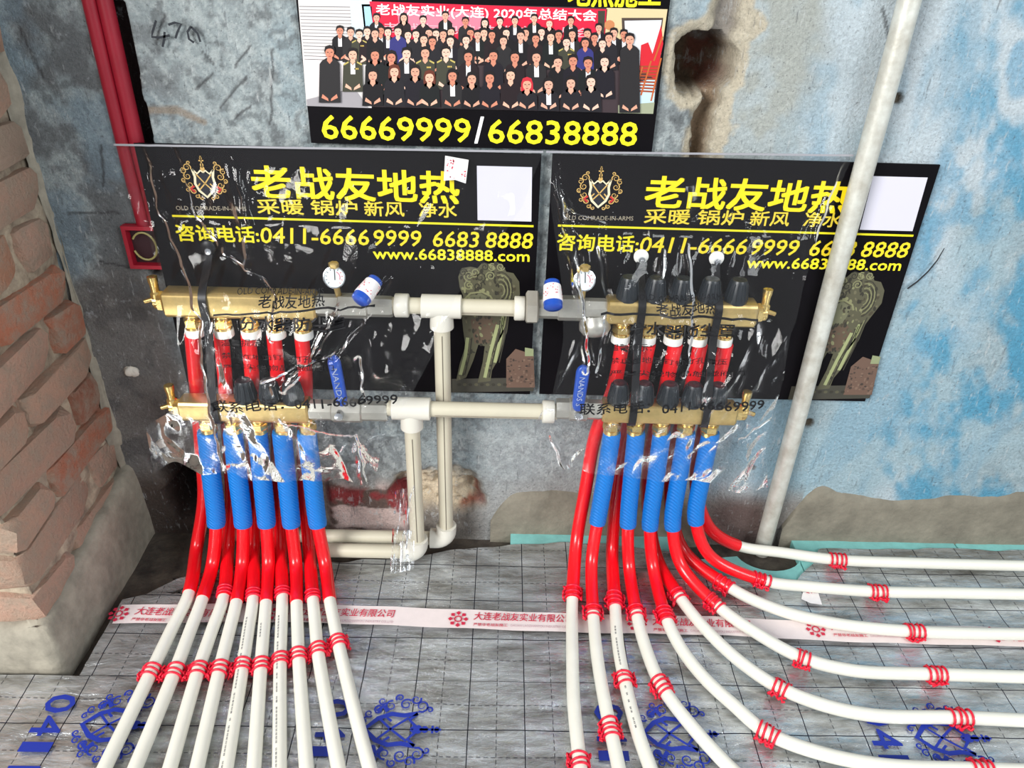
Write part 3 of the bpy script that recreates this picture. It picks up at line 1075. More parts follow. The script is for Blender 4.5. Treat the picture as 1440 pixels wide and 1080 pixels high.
def tape_print(pr, P0, ex, ey, full=True):
    g = lambda a, b: (P0[0] + ex[0] * a + ey[0] * b, P0[1] + ex[1] * a + ey[1] * b)
    for k in range(8):
        a = k * math.pi / 4
        pr.poly([g(.022 + .014 * math.cos(a - .3), .014 * math.sin(a - .3)), g(.022 + .017 * math.cos(a), .017 * math.sin(a)), g(.022 + .014 * math.cos(a + .3), .014 * math.sin(a + .3)), g(.022 + .008 * math.cos(a), .008 * math.sin(a))], RINK, 1)
    pr.ribbon([g(.022 + .006 * math.cos(a), .006 * math.sin(a)) for a in np.linspace(0, 6.283, 9)], .0025, RINK, 2)
    pr.text('大连老战友实业有限公司', g(.048, -.001), g(.215, -.001), .017, RINK, 1, .012, .15)
    pr.text('严禁非老战友施工', g(.048, -.0135), g(.105, -.0135), .0062, RINK, 1, .02)
    pr.text('DALIAN LAOZHANYOU INDUSTRY CO.,LTD', g(.110, -.0135), g(.215, -.0135), .0055, srgb(190, 150, 160), 1)


base = [FL(*p) for p in ((640, 874), (880, 881))]
e = (base[1] - base[0]).normalized()
ex = (e.x, e.y); ey = (-e.y, e.x)
o0 = FL(626, 874)
for k in (-2, -1, 0, 1, 2, 3):
    st = o0 + e * (0.300 * k) + Vector((0, -0.002, 0))
    if k == -2: 
        st = FL(150, 868)
    tpr = Print()
    tape_print(tpr, (st.x, st.y), ex, ey)
    tpr.build('red_lettering', on_floor(0.0094), tp, 'red company lettering and rosette')

# ================================================================== THINGS ON THE WALL
# ------------------------------------------------------------------ photo poster at the top
YEL = srgb(238, 226, 30)
PB = dict(x0=wp(419, 5)[0], x1=wp(912, 206)[0] + .004, z0=(wp(440, 205)[1] + wp(912, 208)[1]) / 2 + .001, z1=1.03)
poster = thing('photo_poster', 'black wall poster with a printed group photo above yellow phone numbers', 'poster', ((PB['x0'] + PB['x1']) / 2, -.006, PB['z0']))
MB().box((PB['x0'], -.0085, PB['z0']), (PB['x1'], -.0055, PB['z1'])).build('backing', M_BLACKB, poster, False)
pp = Print()
q = lambda *pts: [wp(*p) for p in pts]
pp.poly(q((421, 0), (937, 12), (917, 158), (433, 146)), srgb(58, 46, 50), 0)
pp.poly(q((421, -6), (524, -4), (524, 150), (433, 146)), srgb(206, 202, 200), 1)
for k in range(17):
    y = 8 + k * 4.6
    pp.ribbon(q((422 + y * .1, y), (494 + k * .4, y + 1 + k * .1)), .0007, srgb(120, 116, 118) if k % 3 else srgb(84, 82, 88), 2)
pp.poly(q((428, 78), (500, 72), (500, 128), (434, 134)), srgb(222, 214, 214), 2)
pp.poly(q((433, 138), (500, 122), (520, 150), (434, 147)), srgb(150, 146, 150), 3)
pp.poly(q((494, -2), (524, -1), (522, 60), (496, 60)), srgb(196, 210, 214), 2)
pp.poly(q((510, 5), (524, 5), (526, 40), (514, 42)), srgb(60, 76, 92), 2)
pp.poly(q((513, 8), (524, 8), (526, 38), (516, 39)), srgb(160, 196, 214), 3)
pp.poly(q((521, 1), (853, 12), (848, 70), (531, 66)), srgb(204, 24, 58), 3)
pp.poly(q((560, 12), (680, 17), (678, 44), (562, 40)), srgb(220, 120, 140), 4)
pp.text('老战友实业(大连) 2020年总结大会', wp(531, 22), wp(837, 31), .0150, srgb(250, 236, 238), 5, .025)
pp.text('老战友地热技术交流大会', wp(540, 44), wp(830, 52), .0120, srgb(236, 170, 180), 5, .01)
pp.poly(q((852, 10), (937, 12), (928, 75), (848, 72)), srgb(206, 188, 146), 3)
pp.poly(q((873, 24), (931, 24), (922, 96), (876, 96)), srgb(72, 60, 54), 4)
pp.poly(q((877, 28), (929, 27), (919, 100), (880, 90)), srgb(206, 208, 212), 5)
pp.poly(q((840, 14), (850, 14), (848, 60), (840, 60)), srgb(58, 54, 44), 4)
pp.ell(wp(856, 34), .007, .006, srgb(190, 124, 80), 4)
pp.poly(q((900, 62), (910, 58), (916, 74), (928, 34), (931, 60), (920, 110), (898, 96)), srgb(198, 30, 44), 6)
pp.poly(q((876, 118), (921, 108), (917, 158), (868, 156)), srgb(184, 208, 218), 5)
pp.poly(q((868, 146), (919, 142), (917, 158), (868, 157)), srgb(150, 156, 130), 6)
for k in range(9):
    pp.ribbon(q((896 - k * .6, 92 + k * 4.2), (926 - k * .9, 92 + k * 4.4)), .0022, srgb(150, 66, 36), 7)
for a, b, c, d in ((928, 80, 914, 140), (914, 84, 900, 132), (902, 92, 892, 128), (930, 50, 918, 84)):
    pp.ribbon(q((a, b), (c, d)), .0022, srgb(182, 92, 44), 8)
SK = [srgb(206, 152, 128), srgb(216, 170, 146), srgb(196, 128, 104), srgb(222, 184, 164), srgb(210, 160, 138)]
DK = [srgb(14, 11, 16), srgb(20, 16, 26), srgb(26, 24, 30), srgb(34, 32, 34), srgb(28, 15, 20), srgb(15, 19, 20)]


def person(px, py, hw, hgt, kind, lay, rr):
    """printed figure: body, neckline, hair, face with features"""
    body = rr.choice(DK)
    if kind == 'blue': body = srgb(46, 46, 110)
    if kind == 'green': body = srgb(58, 58, 46)
    sw = hw * 2.1
    L = lay
    P = lambda *pts: [wp(px + a * hw, py + b * hw) for a, b in pts]
    H = hgt / hw
    pp.poly(P((-.6, 1.0), (-1.4, 1.5), (-1.85, 2.1), (-2.0, H), (2.0, H), (1.85, 2.1), (1.4, 1.5), (.6, 1.0)), body, L)
    sk = rr.choice(SK)
    pp.poly(P((-.42, .8), (-.5, 1.5), (0, 2.1), (.5, 1.5), (.42, .8)), sk, L + 1)
    if kind == 'shirt' or rr.random() < .28:
        pp.poly(P((-.45, 1.4), (0, 2.0), (.45, 1.4), (.5, min(H, 3.8)), (-.4, min(H, 3.8))), srgb(224, 220, 220), L + 1)
    if kind == 'green':
        for sx in (-1, 1):
            pp.poly(P((sx * .8, 1.3), (sx * 1.8, 1.8), (sx * 1.7, 2.1), (sx * .8, 1.6)), srgb(180, 164, 92), L + 1)
        for a in range(3):
            pp.poly(P((.3 + a * .3, 2.6), (.5 + a * .3, 2.6), (.5 + a * .3, 2.9), (.3 + a * .3, 2.9)), srgb(210, 180, 90), L + 1)
    hair = srgb(22, 16, 18)
    if kind == 'redhair': hair = srgb(190, 40, 54)
    if kind == 'brown': hair = srgb(96, 44, 30)
    if kind in ('long', 'redhair', 'brown'):
        pp.poly(P((0, -1.5), (-.8, -1.2), (-1.1, -.3), (-1.15, .9), (-.9, 1.7), (.9, 1.7), (1.15, .9), (1.1, -.3), (.8, -1.2)), hair, L)
    else:
        pp.poly(P((0, -1.4), (-.8, -1.15), (-1.0, -.3), (-.85, .1), (.85, .1), (1.0, -.3), (.8, -1.15)), hair, L + 1)
    pp.poly(P((-.62, -.55), (-.8, -.1), (-.72, .55), (-.35, 1.0), (0, 1.12), (.35, 1.0), (.72, .55), (.8, -.1), (.62, -.55), (.2, -.75), (-.3, -.7)), sk, L + 2)
    dk = tuple(c * .25 for c in sk[:3]) + (1,)
    for sx in (-1, 1):
        pp.poly(P((sx * .18, -.12), (sx * .52, -.16), (sx * .5, .02), (sx * .2, .04)), dk, L + 3)
    pp.poly(P((-.26, .62), (.26, .62), (.16, .76), (-.16, .76)), srgb(150, 60, 60), L + 3)
    pp.poly(P((-.06, .0), (.1, .3), (-.14, .34)), tuple(c * .7 for c in sk[:3]) + (1,), L + 3)
    if H > 4.5:
        for sx in (-1, 1):
            pp.poly(P((sx * 1.3, H - 1.6), (sx * .3, H - .8), (sx * .2, H - .3), (sx * 1.5, H - .9)), sk, L + 3)


rp_ = random.Random(3)
rows_ = [
    [(531, 24, 'shirt'), (569, 24, 'long'), (596, 27, ''), (627, 21, ''), (655, 29, ''), (682, 31, 'long'), (703, 29, ''), (724, 28, 'shirt'), (751, 25, 'shirt'), (772, 32, 'redhair'), (802, 28, 'shirt'), (841, 38, '')],
    [(480, 42, 'shirt'), (495, 44, ''), (507, 47, 'green'), (518, 43, ''), (537, 42, ''), (547, 44, ''), (575, 48, ''), (586, 47, ''), (604, 45, ''), (614, 46, ''), (624, 47, ''), (635, 44, 'shirt'), (662, 45, ''), (672, 48, ''), (681, 45, ''), (692, 48, ''), (712, 45, ''), (739, 45, ''), (761, 44, ''), (785, 48, ''), (804, 47, 'long'), (825, 46, ''), (835, 52, ''), (862, 45, ''), (876, 47, '')],
    [(529, 46, ''), (561, 43, 'blue'), (597, 54, ''), (609, 57, ''), (634, 56, 'shirt'), (656, 55, ''), (708, 56, ''), (732, 49, 'shirt'), (753, 53, ''), (774, 51, 'shirt'), (796, 58, 'green'), (822, 59, 'blue'), (846, 60, ''), (855, 52, '')],
    [(498, 75, 'green'), (529, 76, 'long'), (552, 79, 'long'), (573, 74, ''), (599, 73, 'green'), (628, 72, 'green'), (659, 78, ''), (694, 77, ''), (724, 79, ''), (754, 79, 'shirt'), (784, 86, ''), (805, 84, ''), (826, 87, ''), (849, 85, 'long')],
    [(526, 104, 'long'), (556, 99, 'brown'), (585, 99, 'long'), (605, 107, 'brown'), (637, 105, 'long'), (664, 109, 'long'), (689, 108, ''), (718, 104, ''), (741, 117, 'redhair'), (771, 117, 'long'), (802, 115, 'long'), (830, 113, 'long')]]
lay = 9
for ri, row in enumerate(rows_):
    for (px, py, kd) in row:
        hw = (5.2, 5.8, 6.2, 7.2, 7.4)[ri]
        bot = 144 + (px - 433) * .028
        person(px, py, hw, min(hw * 7.2, bot - py), kd, lay, rp_)
        lay += .12
    lay += 2.0
person(466, 72, 7.6, 70, '', lay, rp_); lay += 1
person(884, 54, 7.2, 102, '', lay, rp_)
pp.build('printed_photo', on_wall(0.0087, 0.00010), poster, 'printed group photo of people in dark clothes under a red banner')
num = Print()
num.text('66669999', wp(456, 193), wp(662, 198), .0325, YEL, 1, .022)
num.build('phone_lettering', on_wall(0.0087), poster, 'bold yellow digits')
num = Print()
num.text('/', wp(668, 199), wp(681, 199), .036, srgb(245, 245, 245), 1, .02)
num.build('slash', on_wall(0.0087), poster, 'white slash')
num = Print()
num.text('66838888', wp(687, 199), wp(893, 203), .0325, YEL, 1, .022)
num.build('phone_lettering', on_wall(0.0087), poster, 'bold yellow digits')
num = Print()
num.text('地热施工', wp(798, 8), wp(926, 9), .033, YEL, 1, .03)
num.build('heading_lettering', on_wall(0.0087), poster, 'bold yellow heading')


# ------------------------------------------------------------------ the two black advertising boards
A0 = Vector(wp(246, 300)); A1 = Vector(wp(784, 313.5))
SHIFT = A1 - A0


def lion(pr, T):
    body = [(645, 385), (650, 373), (662, 371), (672, 373), (678, 366), (690, 367), (700, 365), (708, 370), (712, 378), (722, 380), (730, 392), (731, 410), (724, 424), (716, 440), (713, 462), (706, 482), (700, 502), (692, 516), (690, 531), (672, 533), (679, 505), (682, 482), (673, 480), (666, 502), (656, 526), (642, 531), (647, 507), (655, 482), (652, 460), (649, 430), (652, 412), (647, 400)]
    c0, c1, c2, c3 = srgb(84, 82, 64), srgb(128, 128, 94), srgb(52, 50, 42), srgb(150, 156, 112)
    pr.poly([T(*p) for p in ((636, 528), (752, 526), (750, 545), (636, 547))], srgb(64, 62, 54), 1)
    pr.poly([T(*p) for p in ((712, 500), (725, 486), (750, 494), (752, 540), (712, 540))], srgb(104, 82, 70), 2)
    pr.poly([T(*p) for p in ((738, 484), (750, 486), (750, 496), (738, 496))], srgb(138, 146, 110), 3)
    pr.poly([T(*p) for p in body], c0, 3)
    for k, (cx, cy, r) in enumerate(((652, 379, 6), (660, 384, 8), (668, 379, 7), (682, 371, 6), (692, 372, 6), (704, 371, 6), (676, 386, 8), (690, 384, 7), (660, 397, 7), (672, 398, 6))):
        pr.ribbon([T(*p) for p in spiral((cx, cy), r, 1.2, k * 1.3, 1.5 if k % 2 else -1.5)], .0017, c1 if k % 3 else c2, 5)
    for k in range(6):
        r = 9 + k * 3.6
        pr.ribbon([T(708 + r * .62 * math.cos(a) - 4, 404 + r * .95 * math.sin(a)) for a in np.linspace(-1.9, 1.4, 10)], .0016, (c1, c2)[k % 2], 5)
    pr.ribbon([T(*p) for p in ((652, 418), (662, 408), (678, 406), (690, 412), (694, 420))], .003, c1, 6)
    pr.poly([T(*p) for p in ((658, 412), (676, 408), (690, 416), (684, 440), (664, 440))], srgb(108, 108, 84), 4)
    pr.poly([T(*p) for p in ((662, 445), (690, 440), (700, 450), (688, 478), (668, 478))], srgb(92, 76, 62), 4)
    for pts in (((658, 470), (655, 495), (648, 522)), ((700, 452), (690, 490), (682, 526)), ((708, 440), (704, 470), (696, 505))):
        pr.ribbon([T(*p) for p in pts], .0055, c3, 5)
        pr.ribbon([T(p[0] + 6, p[1]) for p in pts], .002, c2, 6)
    for k in range(5):
        pr.ribbon([T(716 - k * 3, 430 + k * 4), T(712 - k * 3, 452 + k * 5), T(704 - k * 3, 470 + k * 6)], .0014, (c2, c1)[k % 2], 5)
    def inside(x, y):
        c = False
        for (xa, ya), (xb, yb2) in zip(body, body[1:] + body[:1]):
            if (ya > y) != (yb2 > y) and x < (xb - xa) * (y - ya) / (yb2 - ya) + xa: c = not c
        return c
    rl = random.Random(4)
    k = 0
    while k < 240:
        x, y = rl.uniform(640, 734), rl.uniform(364, 534)
        if not inside(x, y) or not inside(x + 3, y) or not inside(x - 3, y): continue
        pr.ell(T(x, y), rl.uniform(.0012, .0030), rl.uniform(.0015, .0050), rl.choice((c0, c1, c2, c2, srgb(104, 100, 78), srgb(70, 64, 50))), 4.2 + rl.random() * .6, 7, rl.uniform(-.6, .6))
        k += 1
    for k in range(60):
        x, y = rl.uniform(714, 750), rl.uniform(500, 538)
        pr.ell(T(x, y), rl.uniform(.001, .003), rl.uniform(.001, .003), rl.choice((srgb(84, 68, 60), srgb(120, 98, 84), srgb(64, 54, 48))), 3.2 + rl.random() * .6, 6)
    for k in range(9):
        pr.ell(T(646 + k * 8, 536), .0035, .003, c0 if k % 2 else c2, 2, 8)


def sign_board(x0, dx, dz, label):
    o = thing('sign_board', label, 'sign board', (x0 + .28, -.006, .32 + dz), None)
    bx1 = wp(757, 300)[0] + dx
    MB().box((x0, -.0110, .319 + dz), (bx1, -.0075, .7255 + dz)).build('backing', M_BLACKB, o, False)
    T = lambda px, py: (wp(px, py)[0] + dx, wp(px, py)[1] + dz)
    to = on_wall(0.0112, 0.00012)
    p = Print()
    p.text('老战友地热', T(360, 274), T(646, 283), .0465, srgb(240, 214, 20), 1, .034)
    p.build('title_lettering', to, o, 'heavy yellow title lettering')
    for t, a, b in (('采暖', 366, 430), ('锅炉', 441, 505), ('新风', 515, 570), ('净水', 591, 643)):
        p = Print()
        p.text(t, T(a, 297 + (a - 366) * .02), T(b, 297 + (b - 366) * .02), .0225, srgb(226, 200, 60), 1, .022)
        p.build('service_lettering', to, o)
    p = Print()
    p.ribbon([T(246, 300), T(750, 314.5)], .0032, srgb(226, 214, 30), 1)
    p.build('yellow_rule', to, o)
    p = Print()
    p.text('咨询电话:', T(254, 335), T(368, 338), .0262, srgb(226, 212, 30), 1, .03)
    p.build('enquiry_lettering', to, o)
    p = Print()
    for t, a, b in (('0411-6666', 371, 521), ('9999', 528, 594), ('6683', 610, 674), ('8888', 683, 749)):
        p = Print()
        p.text(t, T(a, 338 + (a - 371) * .021), T(b, 338 + (b - 371) * .021), .0250, srgb(232, 206, 40), 1, .018, .12)
        p.build('phone_lettering', to, o)
    p = Print()
    p.text('www.66838888.com', T(527, 360), T(744, 364), .0175, srgb(240, 226, 40), 1, .03)
    p.build('address_lettering', to, o)
    p = Print()
    c = T(291, 249)
    crest(p, lambda a, b: (c[0] + a * .036, c[1] + b * .034), srgb(206, 168, 96), srgb(226, 214, 180), srgb(188, 40, 40), srgb(28, 30, 40), 1)
    p.build('crest', to, o, 'small gold crest with crossed swords')
    p = Print()
    p.text('OLD COMRADE-IN-ARMS', T(252, 292), T(350, 293), .0066, srgb(160, 150, 130), 1)
    p.build('caption_lettering', to, o)
    p = Print()
    p.poly([T(671, 230), T(748, 232), T(747, 308), T(672, 306)], srgb(206, 204, 216), 1)
    p.build('white_panel', to, o, 'plain white square panel')
    p = Print()
    lion(p, T)
    p.build('lion_picture', to, o, 'printed picture of a stone guardian lion')
    return o


sign_board(wp(215, 300)[0], 0, 0, 'black and yellow heating sign board beside the red wall conduits')
sign_board(A0.x + SHIFT.x - .014, SHIFT.x, SHIFT.y, 'black and yellow heating sign board behind the steel pole')

# paper scrap stuck on the left board
tpx = MB()
pa = [W(*p, .022) for p in ((626, 219), (659, 225), (655, 258), (640, 253), (624, 254))]
tpx.v = [tuple(p) for p in pa] + [(p.x, p.y + .0006, p.z) for p in pa]
n = 5; tpx.f = [tuple(range(n)), tuple(range(n, 2 * n))[::-1]] + [(i, n + i, n + (i + 1) % n, (i + 1) % n) for i in range(n)]
scrap = tag(tpx.build('paper_scrap', M_PAPER, None, False), 'torn white paper scrap with red print stuck over the yellow title', 'paper')
p = Print()
rq = random.Random(9)
for k in range(34):
    a, b = (rq.uniform(627, 638), rq.uniform(224, 250)) if k < 24 else (rq.uniform(648, 655), rq.uniform(240, 252))
    s_ = rq.uniform(.8, 2.2)
    p.poly([wp(a, b, .022), wp(a + s_, b, .022), wp(a + s_, b + s_, .022), wp(a, b + s_, .022)], srgb(206, 70, 90), 1)
p.build('red_print', on_wall(.0221), scrap)

# ------------------------------------------------------------------ red conduits and junction box
zt = 1.14
for k, (pa, pb) in enumerate((((131, 0), (172, 210)), ((152, 0), (191, 210)))):
    x = (wp(*pa, .0)[0] + wp(*pb, .0)[0]) / 2
    mb = MB()
    zb = BOXZ[1] - .002
    mb.tube([(x, -.001, zt), (x, -.001, .8), (x, .0, .7), (x + .001, .002, zb + .03), (x + .001, .003, zb)], .0105, 14)
    tag(mb.build('conduit', M_CONDUIT), 'dark red plastic conduit in the wall groove, ' + ('nearer the brick pier' if k == 0 else 'nearer the sign board'), 'conduit')
bx0, bx1 = wp(180, 345)[0], wp(246, 345)[0]
box = thing('junction_box', 'red square junction box let into the wall below the conduits', 'junction box', ((bx0 + bx1) / 2, 0, BOXZ[0]))
mb = MB()
for lo, hi in (((bx0, -.010, BOXZ[0]), (bx0 + .006, .03, BOXZ[1])), ((bx1 - .006, -.010, BOXZ[0]), (bx1, .03, BOXZ[1])), ((bx0 + .006, -.010, BOXZ[0]), (bx1 - .006, .03, BOXZ[0] + .006)), ((bx0 + .006, -.010, BOXZ[1] - .006), (bx1 - .006, .03, BOXZ[1]))):
    mb.box(lo, hi)
mb.build('frame', M_BOXRED, box, False)
MB().box((bx0 + .006, .0035, BOXZ[0] + .006), (bx1 - .006, .006, BOXZ[1] - .006)).build('lining', M_DARKIN, box, False)
c = W(205, 345)
mb = MB().tube([(c.x + .018 * math.cos(a), -.004, c.z + .022 * math.sin(a)) for a in np.linspace(-2.8, 2.6, 22)], .0016, 6)
mb.build('wire', M_WIRE, box)

# ------------------------------------------------------------------ the steel pole
pb = FL(1079, 776, -.02)
xp = (wp(1278, 0, .022)[0] + wp(1080, 740, .022)[0]) / 2
mb = MB()
zz = np.linspace(-0.024, 1.25, 60)
mb.tube([(xp + .0006 * math.sin(z * 9), -.0225 + .0004 * math.sin(z * 13), z) for z in zz], .0150, 24)
pole = tag(mb.build('steel_pole', M_STEEL), 'upright weathered grey steel pole standing on the floor in front of the wall', 'pole')

# thin twig-like wire scratched on the right wall
mb = MB().tube([W(*p, .006) for p in ((1276, 406), (1290, 396), (1305, 382), (1318, 366), (1328, 349))], [.0012, .0012, .0011, .0009, .0006], 6)
tag(mb.build('wire_stub', M_STRAP), 'thin dark wire sticking out beside the sign board', 'wire')

# ================================================================== MANIFOLDS AND PIPES
UO, LO = 0.055, 0.092        # distance of the upper and lower bars from the wall
BARP = rrect(.0205, .0185, .007, 3)


def barprof(h):
    return rrect(.018, h, .007, 3)


def hexnut(mb, org, ax, r, L):
    mb.lathe(org, ax, [(0, r * .86), (L * .12, r), (L * .88, r), (L, r * .86)], 6)


def manifold(pxl, pxr, py, off, half, outs, label, vent, knobs=None, nut_white=False, group=None):
    """forged brass bar with end vent, outlets with nuts, and optional black knobs on top"""
    a, b = W(pxl, py, off), W(pxr, py, off)
    z = (W((pxl + pxr) / 2, py, off)).z
    o = thing('brass_manifold', label, 'manifold', ((a.x + b.x) / 2, -off, z - half))
    mb = MB()
    L = b.x - a.x
    mb.prism((a.x, -off, z), (1, 0, 0), barprof(half), [0, .0])
    mb = MB()
    pr = barprof(half); prs = [(p[0] * .86, p[1] * .86) for p in pr]
    mb.grid([[(a.x + d, -off + p[0], z + p[1]) for p in q] for d, q in ((0, prs), (.003, pr), (L - .003, pr), (L, prs))])
    mb.build('bar', M_BRASS, o, True, 30)
    # end vent: stub, elbow body and drain spout
    s = -1 if vent == 'l' else 1
    e = a.x if s < 0 else b.x
    mb = MB()
    hexnut(mb, (e, -off, z), (s, 0, 0), half * .82, .010)
    mb.lathe((e + s * .009, -off, z), (s, 0, 0), [(0, .010), (.008, .010), (.009, .008)], 14)
    mb.lathe((e + s * .013, -off, z - .010), (0, 0, 1), [(0, .007), (.004, .0085), (.024, .0085), (.026, .006), (.038, .0065), (.042, .0075), (.050, .0075), (.051, .005)], 14)
    mb.build('air_vent', M_BRASSD, o, True)
    mb = MB().lathe((e + s * .018, -off - .004, z + .004), (s, -.3, -.2), [(0, .004), (.012, .0036), (.013, .002)], 10)
    mb.build('vent_spout', M_BRASSD, o, True)
    for k, px in enumerate(outs):
        x = W(px, py + half * 900, off).x
        mb = MB()
        mb.lathe((x, -off, z - half + .004), (0, 0, -1), [(0, .0125), (.008, .0125), (.010, .0105), (.014, .0105)], 16)
        hexnut(mb, (x, -off, z - half - .007), (0, 0, -1), .0148, .013)
        mb.lathe((x, -off, z - half - .020), (0, 0, -1), [(0, .0135), (.007, .0135), (.009, .0115), (.012, .0112)], 16)
        mb.build('outlet_nut', M_BRASSD, o, True, 30)
        if nut_white:
            MB().lathe((x, -off, z - half - .024), (0, 0, -1), [(0, .0142), (.001, .0150), (.012, .0150), (.013, .0140)], 18).build('white_collar', M_WHITE, o, True)
    for px in (knobs or ()):
        x = W(px, py - half * 900, off).x
        mb = MB()
        mb.lathe((x, -off, z + half - .002), (0, 0, 1), [(0, .017), (.003, .0175), (.006, .0172), (.034, .0125), (.037, .0110), (.0375, .006), (.0365, .003)], 22)
        kb = mb.build('knob', M_KNOB, o, True)
        mb = MB()
        for i in range(14):
            t = 2 * math.pi * i / 14
            mb.tube([(x + .0172 * math.cos(t), -off + .0172 * math.sin(t), z + half + .005), (x + .0128 * math.cos(t), -off + .0128 * math.sin(t), z + half + .031)], .0011, 5)
        mb.build('grip_ribs', M_KNOB, kb, True)['kind'] = 'stuff'
    return o, z


UL = [270, 311, 349, 385, 424]
LL = [291, 327, 362, 396, 431]
UR = [875, 912, 950, 985, 1021]
LR = [861, 895, 931, 966, 1000]
_, zul = manifold(234, 446, 426, UO, .0205, UL, 'upper brass manifold bar with red sleeved outlets near the brick pier', 'l', None, True)
_, zll = manifold(256, 436, 574, LO, .0180, LL, 'lower brass manifold bar with blue sleeved outlets near the brick pier', 'l', [346, 380, 412])
_, zur = manifold(852, 1062, 437, UO, .0195, UR, 'upper brass manifold bar topped with black knobs beside the steel pole', 'r', [882, 920, 957, 997, 1035], True)
_, zlr = manifold(846, 1034, 578, LO, .0165, LR, 'lower brass manifold bar with blue sleeved outlets beside the steel pole', 'r', [869, 904, 939, 973, 1007])


def lever_valve(name, pxa, pxb, py, off, zc, label, stick, lever, hexpx=None):
    """nickel ball valve between bar and plastic pipe; stick: short wrapped handle, lever: long blue lever"""
    a, b = W(pxa, py, off).x, W(pxb, py, off).x
    L = b - a
    o = thing(name, label, 'valve', ((a + b) / 2, -off, zc - .018))
    mb = MB()
    mb.lathe((a, -off, zc), (1, 0, 0), [(0, .0165), (.004, .0172), (L * .28, .0172), (L * .30, .0195), (L * .66, .0195), (L * .68, .0165), (L - .004, .0165), (L, .0150)], 8)
    mb.build('valve_body', M_NICKEL, o, True, 30)
    if hexpx:
        h0, h1 = W(hexpx[0], py, off).x, W(hexpx[1], py, off).x
        mb = MB(); hexnut(mb, (h0, -off, zc), (1, 0, 0), .0275, h1 - h0)
        mb.build('union_nut', mat('grey_union_nut', srgb(170, 166, 156), .4, .35, vary=.08), o, True, 30)
    return o


def grip(o, p0, p1, r, sticker=True):
    p0, p1 = Vector(p0), Vector(p1)
    d = (p1 - p0)
    L = d.length
    MB().lathe(p0, d, [(0, r * .55), (L * .06, r * .8), (L * .3, r * .86), (L * .8, r), (L * .96, r * .98), (L, r * .8), (L * 1.0 + .001, r * .2)], 18).build('handle_grip', M_BLUEH, o, True)
    if sticker:
        st = MB().lathe(p0 + d * .20, d, [(0, r * .86), (.0005, r * .92), (L * .58, r * 1.05), (L * .585, r * .98)], 18).build('sticker', M_PAPER, o, True)
        mb = MB()
        rr = random.Random(int(p0.x * 1000))
        dn = d.normalized(); u = dn.cross(Vector((1, 0, 0))).normalized(); v = dn.cross(u)
        for k in range(46):
            t = rr.uniform(.26, .70); a = rr.uniform(0, 6.283)
            rad = r * (.92 + .13 * (t - .2) / .58) + .0006
            q = p0 + d * t
            s1 = rr.uniform(.05, .13)
            A = [q + (u * math.cos(a + x) + v * math.sin(a + x)) * rad + dn * y for x, y in ((0, 0), (s1, 0), (s1, .0018), (0, .0012))]
            n0 = len(mb.v); mb.v += [tuple(x) for x in A]; mb.f.append((n0, n0 + 1, n0 + 2, n0 + 3))
        mb.build('red_print', mat('red_sticker_ink', srgb(206, 60, 84), .6), st, False)['kind'] = 'stuff'


vl = lever_valve('ball_valve', 446, 553, 428, UO, zul, 'nickel ball valve with sticker wrapped blue grip on the upper bar near the brick pier', True, False)
mb = MB().lathe(W(526, 408, UO), (0.02, -.75, .45), [(0, .006), (.014, .006)], 10).build('stem', M_CHROME, vl, True)
grip(vl, W(530, 392, .070), W(505, 424, .106), .0142)
vr = lever_valve('ball_valve', 757, 853, 434, UO, zur, 'nickel ball valve with sticker wrapped blue grip on the upper bar beside the knobs', True, False, (739, 757))
mb = MB().lathe(W(777, 412, UO), (0, -.75, .45), [(0, .006), (.014, .006)], 10).build('stem', M_CHROME, vr, True)
grip(vr, W(776, 394, .070), W(778, 434, .106), .0142)
c = W(835, 448, UO)
MB().lathe((c.x, -UO - .002, zur - .012), (.12, -.35, -1), [(0, .020), (.010, .024), (.020, .0245), (.028, .019), (.032, .010), (.033, .001)], 20).build('strainer_cup', M_NICKEL, vr, True)


def lever(o, pts, wd, txt):
    """flat vinyl covered lever: rounded bar following two points on the wall side, plus white lettering"""
    p0, p1 = Vector(pts[0]), Vector(pts[1])
    d = p1 - p0; L = d.length; dn = d.normalized()
    sd = Vector((1, 0, 0)); sd = (sd - dn * sd.dot(dn)).normalized()
    nn = dn.cross(sd)
    rings = []
    for t, k in ((0, .25), (.02, .55), (.06, .82), (.13, 1), (.85, .94), (.94, .8), (.985, .5), (1, .25)):
        rings.append([p0 + d * t + sd * (a * k) + nn * (b * (.5 + .5 * k)) for a, b in rrect(wd / 2, .0055, .005, 3)])
    h = MB().grid(rings).build('lever_grip', M_BLUEH, o, True, 50)
    pr = Print()
    pr.text(txt, (.22, -.0045), (.86, -.0045), .0085, srgb(226, 234, 246), 1, .02)
    out = nn if nn.y < 0 else -nn
    pr.build('lever_lettering', lambda x, y, l: tuple(p0 + d * x + sd * y + out * .0060), h, 'white raised maker lettering')


ll_ = lever_valve('ball_valve', 436, 545, 572, LO, zll, 'nickel ball valve with long blue lever on the lower bar near the brick pier', False, True)
lever(ll_, (W(468, 500, LO + .022), W(482, 570, LO + .024)), .020, 'NANDS')
mb = MB().lathe((W(480, 566, LO).x, -LO - .012, zll + .004), (0, -1, .1), [(0, .007), (.016, .007), (.017, .004)], 8).build('stem_nut', M_CHROME, ll_, True)
lr_ = lever_valve('ball_valve', 782, 847, 572, LO, zlr, 'nickel ball valve with long blue lever on the lower bar by the knobs', False, True)
lever(lr_, (W(821, 514, LO + .022), W(812, 577, LO + .024)), .021, 'NANDS S')
mb = MB().lathe((W(812, 572, LO).x, -LO - .012, zlr + .002), (0, -1, .1), [(0, .007), (.016, .007), (.017, .004)], 8).build('stem_nut', M_CHROME, lr_, True)


